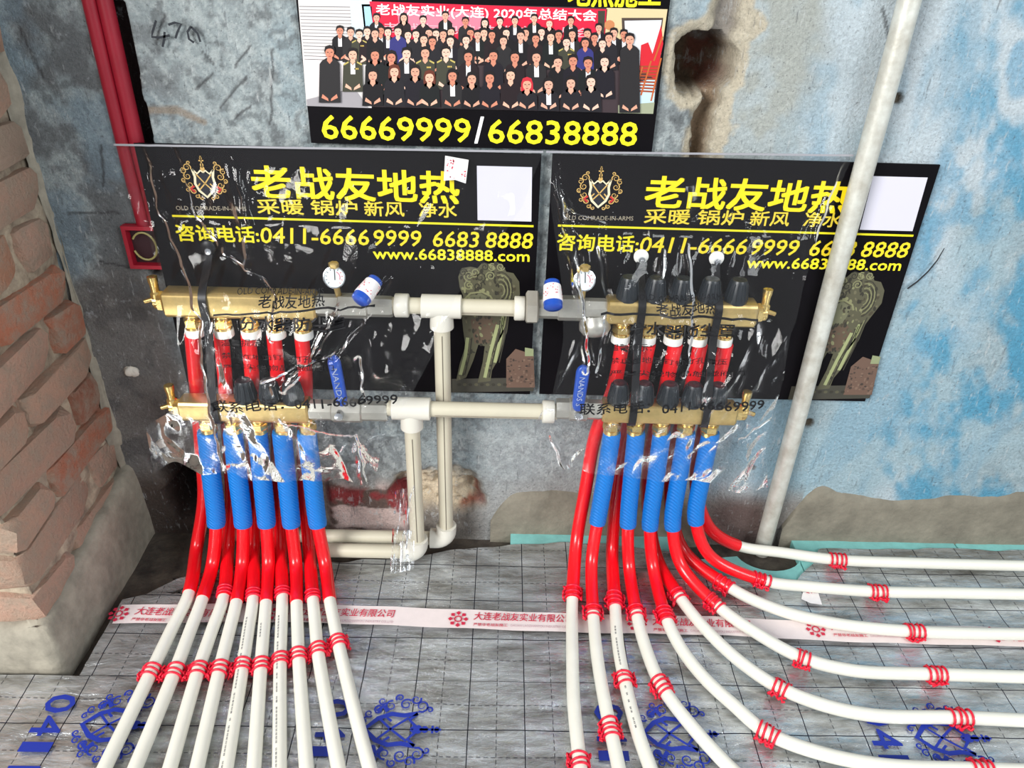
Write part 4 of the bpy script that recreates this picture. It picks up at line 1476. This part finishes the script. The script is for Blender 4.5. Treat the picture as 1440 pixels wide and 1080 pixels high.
def gauge(px, py, zb, label):
    c = W(px, py, UO + .018)
    o = thing('pressure_gauge', label, 'gauge', (c.x, -UO, zb))
    ax = Vector((0.03, -1, .32)).normalized()
    MB().lathe((c.x, -UO, zb), (0, -.012, (c.z - .014 - zb)), [(0, .005), (max(.004, c.z - .014 - zb), .005)], 10).build('stem', M_BRASS, o, True)
    MB().lathe(c - ax * .012, ax, [(0, .010), (.001, .0155), (.010, .0165), (.013, .0165), (.0135, .0150), (.0115, .0148)], 28).build('case', M_CHROME, o, True)
    MB().lathe(c - ax * .001, ax, [(0, .0148), (.001, .0148)], 28).build('dial', M_GLASS, o, True)
    pr = Print()
    for k in range(11):
        a = math.radians(225 - 27 * k)
        col = srgb(196, 60, 60) if k > 6 else srgb(60, 66, 70)
        pr.ribbon([(math.cos(a) * .0105, math.sin(a) * .0105), (math.cos(a) * .0132, math.sin(a) * .0132)], .0008, col, 1)
    pr.ribbon([(.001, -.004), (.0005, .011)], .0012, srgb(30, 30, 36), 2)
    pr.ribbon([(.0085 * math.cos(a), .0085 * math.sin(a)) for a in np.linspace(-.4, 1.2, 6)], .0010, srgb(200, 80, 110), 1)
    sd = Vector((1, 0, 0)); sd = (sd - ax * sd.dot(ax)).normalized(); u = sd.cross(ax) * -1
    if u.z < 0: u = -u
    pr.build('needle_and_scale', lambda x, y, l: tuple(c + sd * x + u * y + ax * (.0003 + l * .0002)), o)
    MB().lathe((c.x, c.y + .004, c.z + .014), (0, 0, 1), [(0, .007), (.002, .0078), (.007, .0078), (.008, .006)], 6).build('brass_cap', M_BRASS, o, True)
    return o


gauge(470, 390, zul + .016, 'round white pressure gauge above the valve near the brick pier')
gauge(822, 394, zur + .016, 'round white pressure gauge above the strainer cup')


def bracket(pxs, z_u, hu, z_l, hl, label, white=True):
    """black steel strap bent round both bars, screwed to the wall at top and bottom"""
    (pa, ya), (pb, yb_) = pxs
    xa = W(pa, ya, UO + .022).x; xb = W(pb, yb_, LO + .02).x
    x = (xa + xb) / 2
    o = thing('manifold_bracket', label, 'bracket', (x, -.02, z_l - hl - .03))
    pts = [(-.013, z_u + hu + .050), (-.030, z_u + hu + .030), (-UO - .010, z_u + hu + .006), (-UO - .0205, z_u + hu * .7), (-UO - .0205, z_u - hu * .7), (-UO - .021, z_u - hu - .02), (-LO - .014, z_l + hl + .015), (-LO - .0205, z_l + hl * .7), (-LO - .0205, z_l - hl * .7), (-LO - .015, z_l - hl - .003), (-LO - .004, z_l - hl - .0045)]
    P = spline([(x, y, z) for y, z in pts], .006)
    rows = []
    for i, p in enumerate(P):
        t = (P[min(i + 1, len(P) - 1)] - P[max(i - 1, 0)]).normalized()
        nn = t.cross(Vector((1, 0, 0)))
        rows.append([p + Vector((a, 0, 0)) + nn * b for a, b in ((-.006, -.0009), (.006, -.0009), (.006, .0009), (-.006, .0009))])
    MB().grid(rows).build('strap', M_STRAP, o, True, 40)
    p = (x, -.013, z_u + hu + .052)
    MB().lathe(p, (0, -1, 0), [(0, .011), (.004, .0115), (.006, .009)], 18).build('white_cap' if white else 'black_cap', M_WHITE if white else M_STRAP, o, True)
    MB().lathe((p[0] + .001, p[1] - .0055, p[2] - .004), (0, -1, 0), [(0, .0055), (.004, .005), (.0045, .002)], 10).build('screw_head', M_CHROME, o, True)
    return o


bracket(((279, 425), (304, 570)), zul, .0205, zll, .018, 'black bracket strap clamping the brass bars next to the brick pier', False)
bracket(((898, 437), (896, 578)), zur, .0195, zlr, .0165, 'black bracket strap with white cap clamping the bars near the gauge')
bracket(((1010, 437), (996, 578)), zur, .0195, zlr, .0165, 'black bracket strap with white cap clamping the bars near the steel pole')

# ------------------------------------------------------------------ cream plastic supply pipes
RP, RF = .0128, .0185


def pipe_part(o, name, pts, r=RP, m=None, seg=18):
    return MB().tube(pts, r, seg).build(name, m or M_PPR, o, True, 50)


def fitting(o, name, org, ax, L, r=RF, m=None):
    return MB().lathe(org, ax, [(0, r * .8), (.0004, r * .93), (.0015, r), (L - .0015, r), (L - .0004, r * .93), (L, r * .8)], 22).build(name, m or M_PPRW, o, True, 50)


def supply(label, off, z, xl, xr, xt, cap_px, floor_z, run_to):
    o = thing('supply_pipe', label, 'pipe', (xt, -off, floor_z - RF))
    pipe_part(o, 'horizontal_pipe', [(xl, -off, z), (xr, -off, z)])
    # tee
    mb = MB()
    mb.lathe((xt - .031, -off, z), (1, 0, 0), [(0, RF * .85), (.001, RF), (.061, RF), (.062, RF * .85)], 22)
    mb.lathe((xt, -off, z), (0, 0, -1), [(0, RF * .9), (.030, RF), (.036, RF), (.037, RF * .85)], 22)
    mb.build('tee', M_PPRW, o, True, 50)
    pipe_part(o, 'riser_pipe', [(xt, -off, z - .03), (xt, -off, floor_z + .012)])
    # elbow turning left along the floor
    R0 = .020
    arc = [(xt, -off, floor_z + .032), (xt, -off, floor_z + R0)] + [(xt - R0 + R0 * math.cos(a), -off, floor_z + R0 - R0 * math.sin(a)) for a in np.linspace(.2, 1.5708, 8)] + [(xt - .030, -off, floor_z)]
    MB().tube(arc, RF, 22).build('elbow', M_PPRW, o, True, 50)
    pipe_part(o, 'floor_pipe', [(xt - .02, -off, floor_z), (run_to, -off, floor_z)])
    for px, x0, L, r in cap_px:
        fitting(o, 'coupling', (x0, -off, z), (1, 0, 0), L, r)
    # the thin printed seam line along the pipes
    return o


zup = (zul + zur) / 2
xt1 = W(621, 440, UO).x
e1 = W(628, 760, UO)
s1 = supply('cream plastic supply pipe joining the upper bars, riser set back against the wall', UO, zup, W(552, 428, UO).x, W(740, 431, UO).x, xt1,
            [(0, W(555, 428, UO).x, .022, RF), (1, W(723, 430, UO).x, .017, RF * 1.02)], W(628, 757, UO).z, W(300, 757, UO).x)
xt2 = W(578, 570, LO).x
s2 = supply('cream plastic supply pipe joining the lower bars, riser standing in front of the other', LO, (zll + zlr) / 2, W(545, 570, LO).x, W(784, 567, LO).x, xt2,
            [(0, W(763, 567, LO).x, .020, RF)], W(588, 776, LO).z, W(458, 776, LO).x)
# dark factory stripe along each riser
for o, x, off, z0, z1 in ((s1, xt1, UO, e1.z + .03, zup - .045), (s2, xt2, LO, W(588, 776, LO).z + .035, zll - .045)):
    p = Print()
    p.ribbon([(x + .001, z0), (x + .001, z1)], .0011, srgb(92, 84, 74), 1)
    p.build('printed_line', on_wall(off + RP + .0002), o)
for o, off, z, xa, xb in ((s1, UO, zup, W(650, 430, UO).x, W(722, 430, UO).x), (s2, LO, (zll + zlr) / 2, W(612, 570, LO).x, W(760, 570, LO).x)):
    p = Print()
    p.ribbon([(xa, z - .004), (xb, z - .004)], .0009, srgb(120, 110, 98), 1)
    p.build('printed_line', on_wall(off + RP + .0003), o)

# ------------------------------------------------------------------ the twenty heating loops
ZP = 0.0188


def ctl(c):
    px, py, k, v = c
    return W(px, py, v) if k == 'o' else FL(px, py, v)


def frame(path, i):
    n = len(path)
    t = (path[min(i + 1, n - 1)] - path[max(i - 1, 0)]).normalized()
    u = t.cross(Vector((0, 0, 1)))
    u = u.normalized() if u.length > .05 else Vector((1, 0, 0))
    return t, u, u.cross(t)


def nearest(path, p):
    return min(range(len(path)), key=lambda i: (path[i] - p).length)


def loop(points, blue_end, white_start, label, group, rb=.0150, rr=.0112, mark=None):
    """one floor heating loop: blue sleeve (front row only), red sleeve, bare white pipe"""
    P = spline([ctl(c) for c in points], .006)
    dr = P[-1] - P[-6]; dr.z = 0; dr.normalize()
    P = P + [P[-1] + dr * (.02 * k) for k in range(1, 26)]
    o = thing('heating_pipe', label, 'heating pipe', P[-1], group)
    iw = nearest(P, ctl(white_start))
    i0 = 0
    if blue_end:
        ib = nearest(P, ctl(blue_end))
        rad = [rb * (1 + .012 * math.sin(i * 2.1)) for i in range(ib + 1)]
        rad[0] = rb * .93; rad[-1] = rb * .95
        MB().tube(P[:ib + 1], rad, 20).build('blue_sleeve', M_SLEEVE, o, True, 50)
        i0 = ib - 2
    MB().tube(P[i0:iw + 1], [rr] * (iw - i0) + [rr * .96], 16).build('red_sleeve', M_RED, o, True, 50)
    MB().tube(P[iw - 2:], .0100, 16).build('white_pipe', M_PEX, o, True, 50)
    if mark:
        pr = MB()
        rk = random.Random(int(P[-1].x * 999))
        i = iw + 8
        while i < min(len(P) - 3, iw + mark):
            t, u, v = frame(P, i)
            a = .35
            for k in range(3):
                q0 = P[i] + t * (k * .0016)
                w_ = rk.uniform(.0008, .0013)
                pts = [q0 + (v * math.cos(a + e_) + u * math.sin(a + e_)) * .01012 + t * d_ for e_, d_ in ((-.12, 0), (.12, 0), (.12, w_), (-.12, w_))]
                n0 = len(pr.v); pr.v += [tuple(x) for x in pts]; pr.f.append((n0, n0 + 1, n0 + 2, n0 + 3))
            i += 1 if rk.random() < .8 else 2
        if pr.v:
            pr.build('printed_marking', mat('grey_ink', srgb(92, 92, 96), .6), o, False)['kind'] = 'stuff'
    return o, P


def tie(P, at, label, group, n=3, clump=True, seed=0, pitch=.0085):
    """red wire wound several times round a pipe, its ends bunched beside it"""
    i = nearest(P, FL(*at, ZP))
    o = thing('pipe_tie', label, 'pipe tie', (P[i].x, P[i].y, 0.005), group)
    rr = random.Random(seed)
    mb = MB()
    for k in range(n):
        c = P[i]
        t, u, v = frame(P, i)
        c = c + t * ((k - (n - 1) / 2) * pitch + rr.uniform(-.001, .001))
        tilt = rr.uniform(-.12, .12)
        R = .0116
        ring = [c + (u * math.cos(a) * 1.04 + v * math.sin(a)) * R + t * tilt * R * math.cos(a) for a in [2 * math.pi * j / 18 for j in range(19)]]
        mb.tube(ring, .0018, 6)
    mb.build('wire_coil', M_TIE, o, True, 0)
    if clump:
        for s in (-1, 1):
            mb = MB()
            c = P[i]; t, u, v = frame(P, i)
            for q_ in range(2):
                pts = []
                for k in range(10):
                    pts.append(c + u * s * (.0118 + rr.uniform(0, .0060)) + t * ((k - 4.5) * .0029) + v * (-.006 + rr.uniform(-.003, .008)))
                mb.tube(spline(pts, .003), .0017, 5)
            mb.build('wire_ends', M_TIE, o, True, 0)
    return o


GL, GR = 'heating pipes fanning out from the manifold by the brick pier', 'heating pipes fanning out from the manifold by the steel pole'
GTL, GTR = 'red ties in a row across the straight pipes', 'red ties on the curving pipes'
ORD = ['first', 'second', 'third', 'fourth', 'fifth', 'sixth', 'seventh', 'eighth', 'ninth', 'tenth']
tx = [212, 246, 279, 309, 341, 367, 394, 420, 447, 476]
ty = [946, 944, 942, 941, 939, 935, 931, 924, 916, 906]
bx_ = [147, 190, 239, 277, 318, 357, 393, 431, 476, 520]
wx = [266, 285, 315, 332, 356, 374, 397, 417, 440, 464]
wy = [834, 841, 838, 849, 842, 848, 838, 847, 843, 846]
bl_bot = [304, 342, 375, 410, 447]
rear_mid = [287, 326, 358, 393, 429]
for k in range(10):
    j = k // 2
    tail = [(wx[k], wy[k], 'z', .022), ((wx[k] * .55 + tx[k] * .45), wy[k] * .55 + ty[k] * .45, 'z', ZP), (tx[k], ty[k], 'z', ZP), (bx_[k], 1080, 'z', ZP), (bx_[k] + (bx_[k] - tx[k]) * .75, 1180, 'z', ZP)]
    if k % 2 == 1:
        pts = [(LL[j], 606, 'o', LO), (LL[j] * .55 + bl_bot[j] * .45, 665, 'o', LO + .003), (bl_bot[j], 738, 'o', LO + .014), (bl_bot[j] * .55 + wx[k] * .45 + 3, 795, 'o', LO + .040)] + tail
        o, P = loop(pts, (bl_bot[j], 738, 'o', LO + .014), (wx[k], wy[k], 'z', .022), 'blue sleeved heating pipe, %s counted away from the brick pier' % ORD[k], GL, .0158, .0113, 14 if k == 5 else None)
    else:
        pts = [(UL[j], 470, 'o', UO), (UL[j] + 6, 540, 'o', UO), (rear_mid[j] - 3, 640, 'o', UO + .002), (rear_mid[j], 700, 'o', UO + .010), (rear_mid[j] * .5 + wx[k] * .5, 770, 'o', UO + .035)] + tail
        o, P = loop(pts, None, (wx[k], wy[k], 'z', .022), 'red sleeved heating pipe, %s counted away from the brick pier' % ORD[k], GL, .0158, .0115, 60 if k in (4, 6) else None)
    tie(P, (tx[k], ty[k]), 'red wire tie round the %s pipe away from the brick pier' % ORD[k], GTL, 3, True, k)
    if k % 2 == 0 and k > 0:
        tie(P, (wx[k], wy[k] - 2), 'red wire tie at the sleeve end of the %s pipe from the brick pier' % ORD[k], 'red ties at the sleeve ends near the brick pier', 3, False, k + 50, .0075)

# right-hand loops: (path, blue end, white start, ties, label)
A_ = UO
right = [
    ([(UR[0], 484, 'o', A_), (863, 545, 'o', A_), (838, 610, 'o', A_ + .002), (823, 690, 'o', A_ + .015), (811, 760, 'o', A_ + .04)], None, (805, 842), [(805, 925), (807, 990), (815, 1070), (824, 1160)], [(805, 838, 3), (818, 1068, 3)]),
    ([(LR[0], 607, 'o', LO), (852, 665, 'o', LO + .004), (840, 735, 'o', LO + .014), (832, 790, 'o', LO + .04)], (840, 735), (834, 860), [(840, 925), (850, 985), (870, 1080), (885, 1160)], [(834, 862, 3), (859, 1026, 4)]),
    ([(UR[1], 484, 'o', A_), (899, 545, 'o', A_), (878, 620, 'o', A_ + .002), (867, 700, 'o', A_ + .012), (861, 775, 'o', A_ + .04)], None, (865, 852), [(869, 905), (878, 955), (897, 1030), (918, 1090), (945, 1170)], [(865, 848, 4), (879, 956, 3)]),
    ([(LR[1], 607, 'o', LO), (888, 675, 'o', LO + .004), (883, 741, 'o', LO + .014), (885, 800, 'o', LO + .04)], (883, 741), (895, 862), [(906, 905), (929, 962), (965, 1012), (1032, 1085), (1110, 1150)], [(896, 862, 3), (931, 966, 4)]),
    ([(LR[2], 607, 'o', LO), (922, 675, 'o', LO + .004), (914, 744, 'o', LO + .014), (919, 800, 'o', LO + .04)], (914, 744), (938, 872), [(960, 915), (992, 955), (1030, 990), (1078, 1030), (1150, 1058), (1240, 1076), (1375, 1082), (1500, 1086)], [(938, 868, 4), (1079, 1031, 4), (1377, 1080, 4)]),
    ([(UR[2], 484, 'o', A_), (936, 545, 'o', A_), (914, 640, 'o', A_ + .002), (912, 720, 'o', A_ + .012), (924, 785, 'o', A_ + .04)], None, (953, 836), [(1000, 893), (1048, 936), (1096, 967), (1160, 992), (1230, 1006), (1350, 1009), (1500, 1016)], [(953, 838, 3), (1096, 966, 3), (1350, 1009, 4)]),
    ([(LR[3], 607, 'o', LO), (954, 675, 'o', LO + .004), (946, 742, 'o', LO + .014), (958, 795, 'o', LO + .04)], (946, 742), (1008, 851), [(1060, 888), (1128, 925), (1200, 943), (1313, 948), (1500, 954)], [(1004, 850, 4), (1129, 926, 3), (1313, 948, 4)]),
    ([(UR[3], 484, 'o', A_), (972, 545, 'o', A_), (948, 640, 'o', A_ + .002), (944, 715, 'o', A_ + .012), (962, 775, 'o', A_ + .035)], None, (1026, 826), [(1090, 856), (1170, 876), (1286, 888), (1500, 893)], [(1018, 824, 4), (1286, 888, 4)]),
    ([(LR[4], 607, 'o', LO), (987, 670, 'o', LO + .004), (979, 735, 'o', LO + .012), (1000, 783, 'o', LO + .03)], (979, 735), (1076, 817), [(1140, 825), (1233, 832), (1350, 834), (1500, 837)], [(1070, 814, 4), (1234, 832, 4)]),
    ([(UR[4], 484, 'o', A_), (1007, 545, 'o', A_), (984, 630, 'o', A_ + .002), (980, 695, 'o', A_ + .004), (1000, 745, 'o', A_ + .004)], None, (1040, 768), [(1100, 777), (1176, 787), (1300, 792), (1500, 797)], [(1176, 787, 4)]),
]
for k, (up_, be, ws, tail, ties) in enumerate(right):
    pts = list(up_) + [(ws[0], ws[1], 'z', .022)] + [(a, b, 'z', ZP) for a, b in tail]
    kind = 'blue' if be else 'red'
    o, P = loop(pts, None if be is None else (be[0], be[1], 'o', LO + .013), (ws[0], ws[1], 'z', .022), '%s sleeved heating pipe by the steel pole, %s counted towards the wall' % (kind, ORD[k]), GR, .0148, .0108 if be else .0116, 40 if k in (2,) else None)
    for q_, (a, b, nn) in enumerate(ties):
        where = 'at the sleeve end of' if q_ == 0 and len(ties) > 1 else ('midway along' if q_ < len(ties) - 1 or len(ties) == 1 else 'far along')
        tie(P, (a, b), 'red wire tie %s the %s pipe, counted towards the steel pole' % (where, ORD[k]), GTR, nn, True, 100 + k * 7 + q_)

# ------------------------------------------------------------------ clear plastic dust covers over both manifolds
ZS = [0.05, 0.15, 0.24, 0.30, 0.36, 0.42, 0.47, 0.52, 0.57, 0.62, 0.70, 0.78]
OS = [.130, .138, .146, .150, .150, .144, .136, .118, .074, .038, .020, .014]


def _fold(*pts):
    return [(W(px, py, o).x, W(px, py, o).z, 0.0) for px, py, o in pts]


FOLDS = {
    21: [_fold((206, 206, .02), (228, 300, .03), (262, 380, .08), (288, 450, .12), (300, 560, .14), (322, 660, .14)), _fold((244, 212, .02), (268, 310, .04), (300, 345, .06)),
         _fold((318, 352, .06), (372, 390, .09), (392, 420, .11), (388, 470, .12)), _fold((372, 540, .14), (420, 518, .14), (470, 500, .13), (545, 400, .10)),
         _fold((480, 430, .11), (440, 500, .13), (400, 545, .14)), _fold((500, 610, .14), (512, 680, .14)), _fold((400, 585, .14), (500, 602, .14)), _fold((505, 500, .12), (512, 560, .13)), _fold((330, 226, .02), (352, 320, .04), (350, 372, .07))],
    58: [_fold((772, 216, .02), (796, 330, .05), (818, 440, .10), (822, 512, .12)), _fold((780, 216, .02), (812, 340, .06), (830, 500, .12)), _fold((1186, 226, .02), (1150, 330, .05), (1128, 440, .10), (1100, 520, .12)),
         _fold((846, 352, .06), (856, 420, .10), (842, 520, .13)), _fold((775, 600, .13), (800, 660, .13)), _fold((1040, 612, .14), (1092, 578, .13)), _fold((935, 360, .07), (925, 420, .10)), _fold((800, 300, .03), (850, 318, .04)), _fold((968, 350, .06), (972, 420, .10), (960, 520, .13))]}


def bag_off(x, z, seed):
    x = np.asarray(x, float); z = np.asarray(z, float)
    b = np.interp(z, ZS, OS)
    amp = np.interp(z, [.1, .3, .5, .6, .68, .73], [.014, .010, .014, .011, .006, .001])
    w1 = ridged(x * 1.5 + z * .35, z * .30 - x * .25, 10, seed, 2) - .60
    w2 = ridged(x * 1.1 - z * .5, z * .6 + x * .3, 22, seed + 40, 2) - .60
    w3 = fbm(x, z, 9, seed + 80, 2) - .5
    f = 0
    for k, pts in enumerate(FOLDS[seed]):
        d = np.abs(dpoly(x + .0012 * np.sin(z * 160), z, pts))
        f = f + (.0075 if k % 2 == 0 else -.006) * np.clip(1 - d / .0065, 0, 1)
    return b + f * np.clip((b - .012) / .02, .1, 1) + amp * (1.5 * w1 + .8 * w2 + .8 * w3)


def bag_px(px, py, seed):
    o = .12
    for _ in range(3):
        p = W(px, py, o); o = float(bag_off(p.x, p.z, seed))
    return (p.x, p.z)


def dust_cover(left, right, seed, label):
    """left / right: outline points (photo survey) from top to hem"""
    def edge(pts):
        Q = [bag_px(a, b, seed) for a, b in pts]
        d = [0]
        for p, q_ in zip(Q, Q[1:]): d.append(d[-1] + math.hypot(q_[0] - p[0], q_[1] - p[1]))
        return np.array(Q), np.array(d) / d[-1]
    (LQ, Ld), (RQ, Rd) = edge(left), edge(right)
    nv, nu = 190, 200
    V = np.linspace(0, 1, nv + 1)
    lx, lz = np.interp(V, Ld, LQ[:, 0]), np.interp(V, Ld, LQ[:, 1])
    rx, rz = np.interp(V, Rd, RQ[:, 0]), np.interp(V, Rd, RQ[:, 1])
    U = np.linspace(0, 1, nu + 1)
    X = lx[:, None] * (1 - U) + rx[:, None] * U
    Z = lz[:, None] * (1 - U) + rz[:, None] * U
    Z = Z - (V[:, None] ** 6) * 0.012 * (vnoise(U * 9, 0 * U, seed) - .5)[None] * 2
    Y = -bag_off(X, Z, seed)
    verts = np.stack([X, Y, Z], -1).reshape(-1, 3)
    idx = np.arange(len(verts)).reshape(X.shape)
    Fq = np.stack([idx[:-1, :-1], idx[:-1, 1:], idx[1:, 1:], idx[1:, :-1]], -1).reshape(-1, 4)
    o = thing('dust_cover', label, 'plastic cover', (float(X.mean()), -.1, float(Z.min())), 'clear plastic covers over the manifolds')
    link_mesh('plastic_film', verts.tolist(), Fq.tolist(), M_FILM, o, True)
    # heat-sealed tape line along the top
    mb = MB()
    rows = []
    for i in range(0, nu + 1, 4):
        x, y, z = verts[i]
        rows.append([(x, y - .0006, z + .001), (x, y - .0009, z - .0018)])
    mb.grid(rows, False, False)
    mb.build('top_strip', mat('milky_tape', srgb(150, 150, 156), .3), o, True, 0)
    return o


BK = srgb(12, 12, 16)


def cover_text(o, seed, lines):
    to = lambda x, z, l: None
    to.batch = lambda a: np.stack([a[:, 0], -bag_off(a[:, 0], a[:, 1], seed) - .0012, a[:, 1]], -1).tolist()
    for nm, t, a, b, h, bold in lines:
        p = Print()
        p0, p1 = bag_px(*a, seed), bag_px(*b, seed)
        if t is None:
            n = 24
            p.ribbon([(p0[0] + (p1[0] - p0[0]) * k / n, p0[1] + (p1[1] - p0[1]) * k / n) for k in range(n + 1)], h, BK, 0)
        else:
            p.text(t, p0, p1, h, BK, 0, bold)
        p.build(nm, to, o)


SL, SR = 21, 58
cl = dust_cover([(160, 203), (180, 280), (212, 360), (246, 430), (252, 500), (250, 570), (204, 598), (214, 655)], [(764, 213), (735, 290), (690, 360), (640, 420), (612, 490), (575, 560), (540, 610), (525, 680)], SL,
                'clear crumpled plastic cover draped over the manifold by the brick pier')
cover_text(cl, SL, [('caption_print', 'OLD COMRADE-IN-ARMS', (332, 416), (455, 414), .0075, 0), ('title_print', '老战友地热', (363, 434), (456, 431), .0145, .02), ('black_rule', None, (300, 443), (527, 431), .0026, 0),
                    ('cover_print', '分水器防尘罩', (338, 464), (486, 463), .0185, .03), ('notice_print', '温馨提示：', (312, 486), (372, 487), .0095, .01), ('notice_print', '禁止在地面钉钉打孔重压', (312, 504), (470, 505), .0085, .01),
                    ('notice_print', '严禁尖锐物品触碰阀门', (314, 520), (470, 521), .0085, .01), ('phone_print', '联系电话：0411-66669999', (300, 582), (560, 568), .0195, .02)])
cr = dust_cover([(768, 213), (776, 300), (790, 400), (792, 480), (775, 560), (748, 600), (752, 655)], [(1200, 218), (1172, 290), (1140, 370), (1112, 470), (1094, 560), (1076, 620), (1078, 688)], SR,
                'clear crumpled plastic cover draped over the knobbed manifold by the steel pole')
cover_text(cr, SR, [('caption_print', 'OLD COMRADE-IN-ARMS', (900, 424), (1022, 425), .0070, 0), ('title_print', '老战友地热', (923, 442), (1010, 443), .0140, .02), ('black_rule', None, (845, 442), (1066, 450), .0028, 0),
                    ('cover_print', '分水器防尘罩', (885, 474), (1033, 474), .0185, .03), ('notice_print', '温馨提示：', (857, 493), (916, 493), .0095, .01), ('notice_print', '禁止在地面钉钉打孔重压', (857, 511), (1022, 512), .0085, .01),
                    ('notice_print', '严禁尖锐物品触碰阀门', (857, 528), (1048, 528), .0085, .01), ('phone_print', '联系电话：0411-66669999', (815, 584), (1074, 577), .0195, .02)])


# ------------------------------------------------------------------ loose crumpled polythene on the floor and low on the wall
def loose_film(pts, seed, label, amp=.012):
    """a scrap of film spanned between four surveyed corners, crumpled"""
    A, B, C_, D_ = [Vector(p) for p in pts]
    n = 44
    nrm = (B - A).cross(D_ - A).normalized()
    if nrm.y > 0: nrm = -nrm
    rows = []
    for j in range(n + 1):
        row = []
        for i in range(n + 1):
            u, v = i / n, j / n
            p = A.lerp(B, u).lerp(D_.lerp(C_, u), v)
            k = float(ridged(u * 1.3, v * .8, 4.2, seed, 3) - .55) * amp * 2
            row.append(p + nrm * (k + amp * .6))
        rows.append(row)
    return tag(MB().grid(rows, False, False).build('plastic_scrap', M_FILM, None, True, 0), label, 'plastic scrap', 'loose scraps of clear plastic')


loose_film((W(268, 775, .03), W(470, 790, .03), FL(470, 815, .012), FL(225, 830, .012)), 5, 'crumpled clear plastic scrap on the floor behind the left pipe bundle')
loose_film((W(556, 690, .118), W(584, 682, .118), FL(582, 800, .010), FL(548, 806, .010)), 8, 'clear plastic scrap clinging to the front riser pipe', .003)

# torn label lying on the foil between the curving pipes
mb = MB()
pa = [FL(*p, .0085) for p in ((1129, 833), (1150, 831), (1156, 850), (1140, 848), (1127, 842))]
mb.v = [tuple(p) for p in pa] + [(p.x, p.y, p.z - .0006) for p in pa]
mb.f = [tuple(range(5)), tuple(range(5, 10))[::-1]] + [(i, 5 + i, 5 + (i + 1) % 5, (i + 1) % 5) for i in range(5)]
lab = tag(mb.build('torn_label', M_PAPER, None, False), 'torn white label with red print lying on the foil', 'paper')
p = Print()
p.text('专用', fp(1131, 840), fp(1147, 839), .012, RINK, 1, .02)
p.build('red_print', on_floor(.0088), lab)
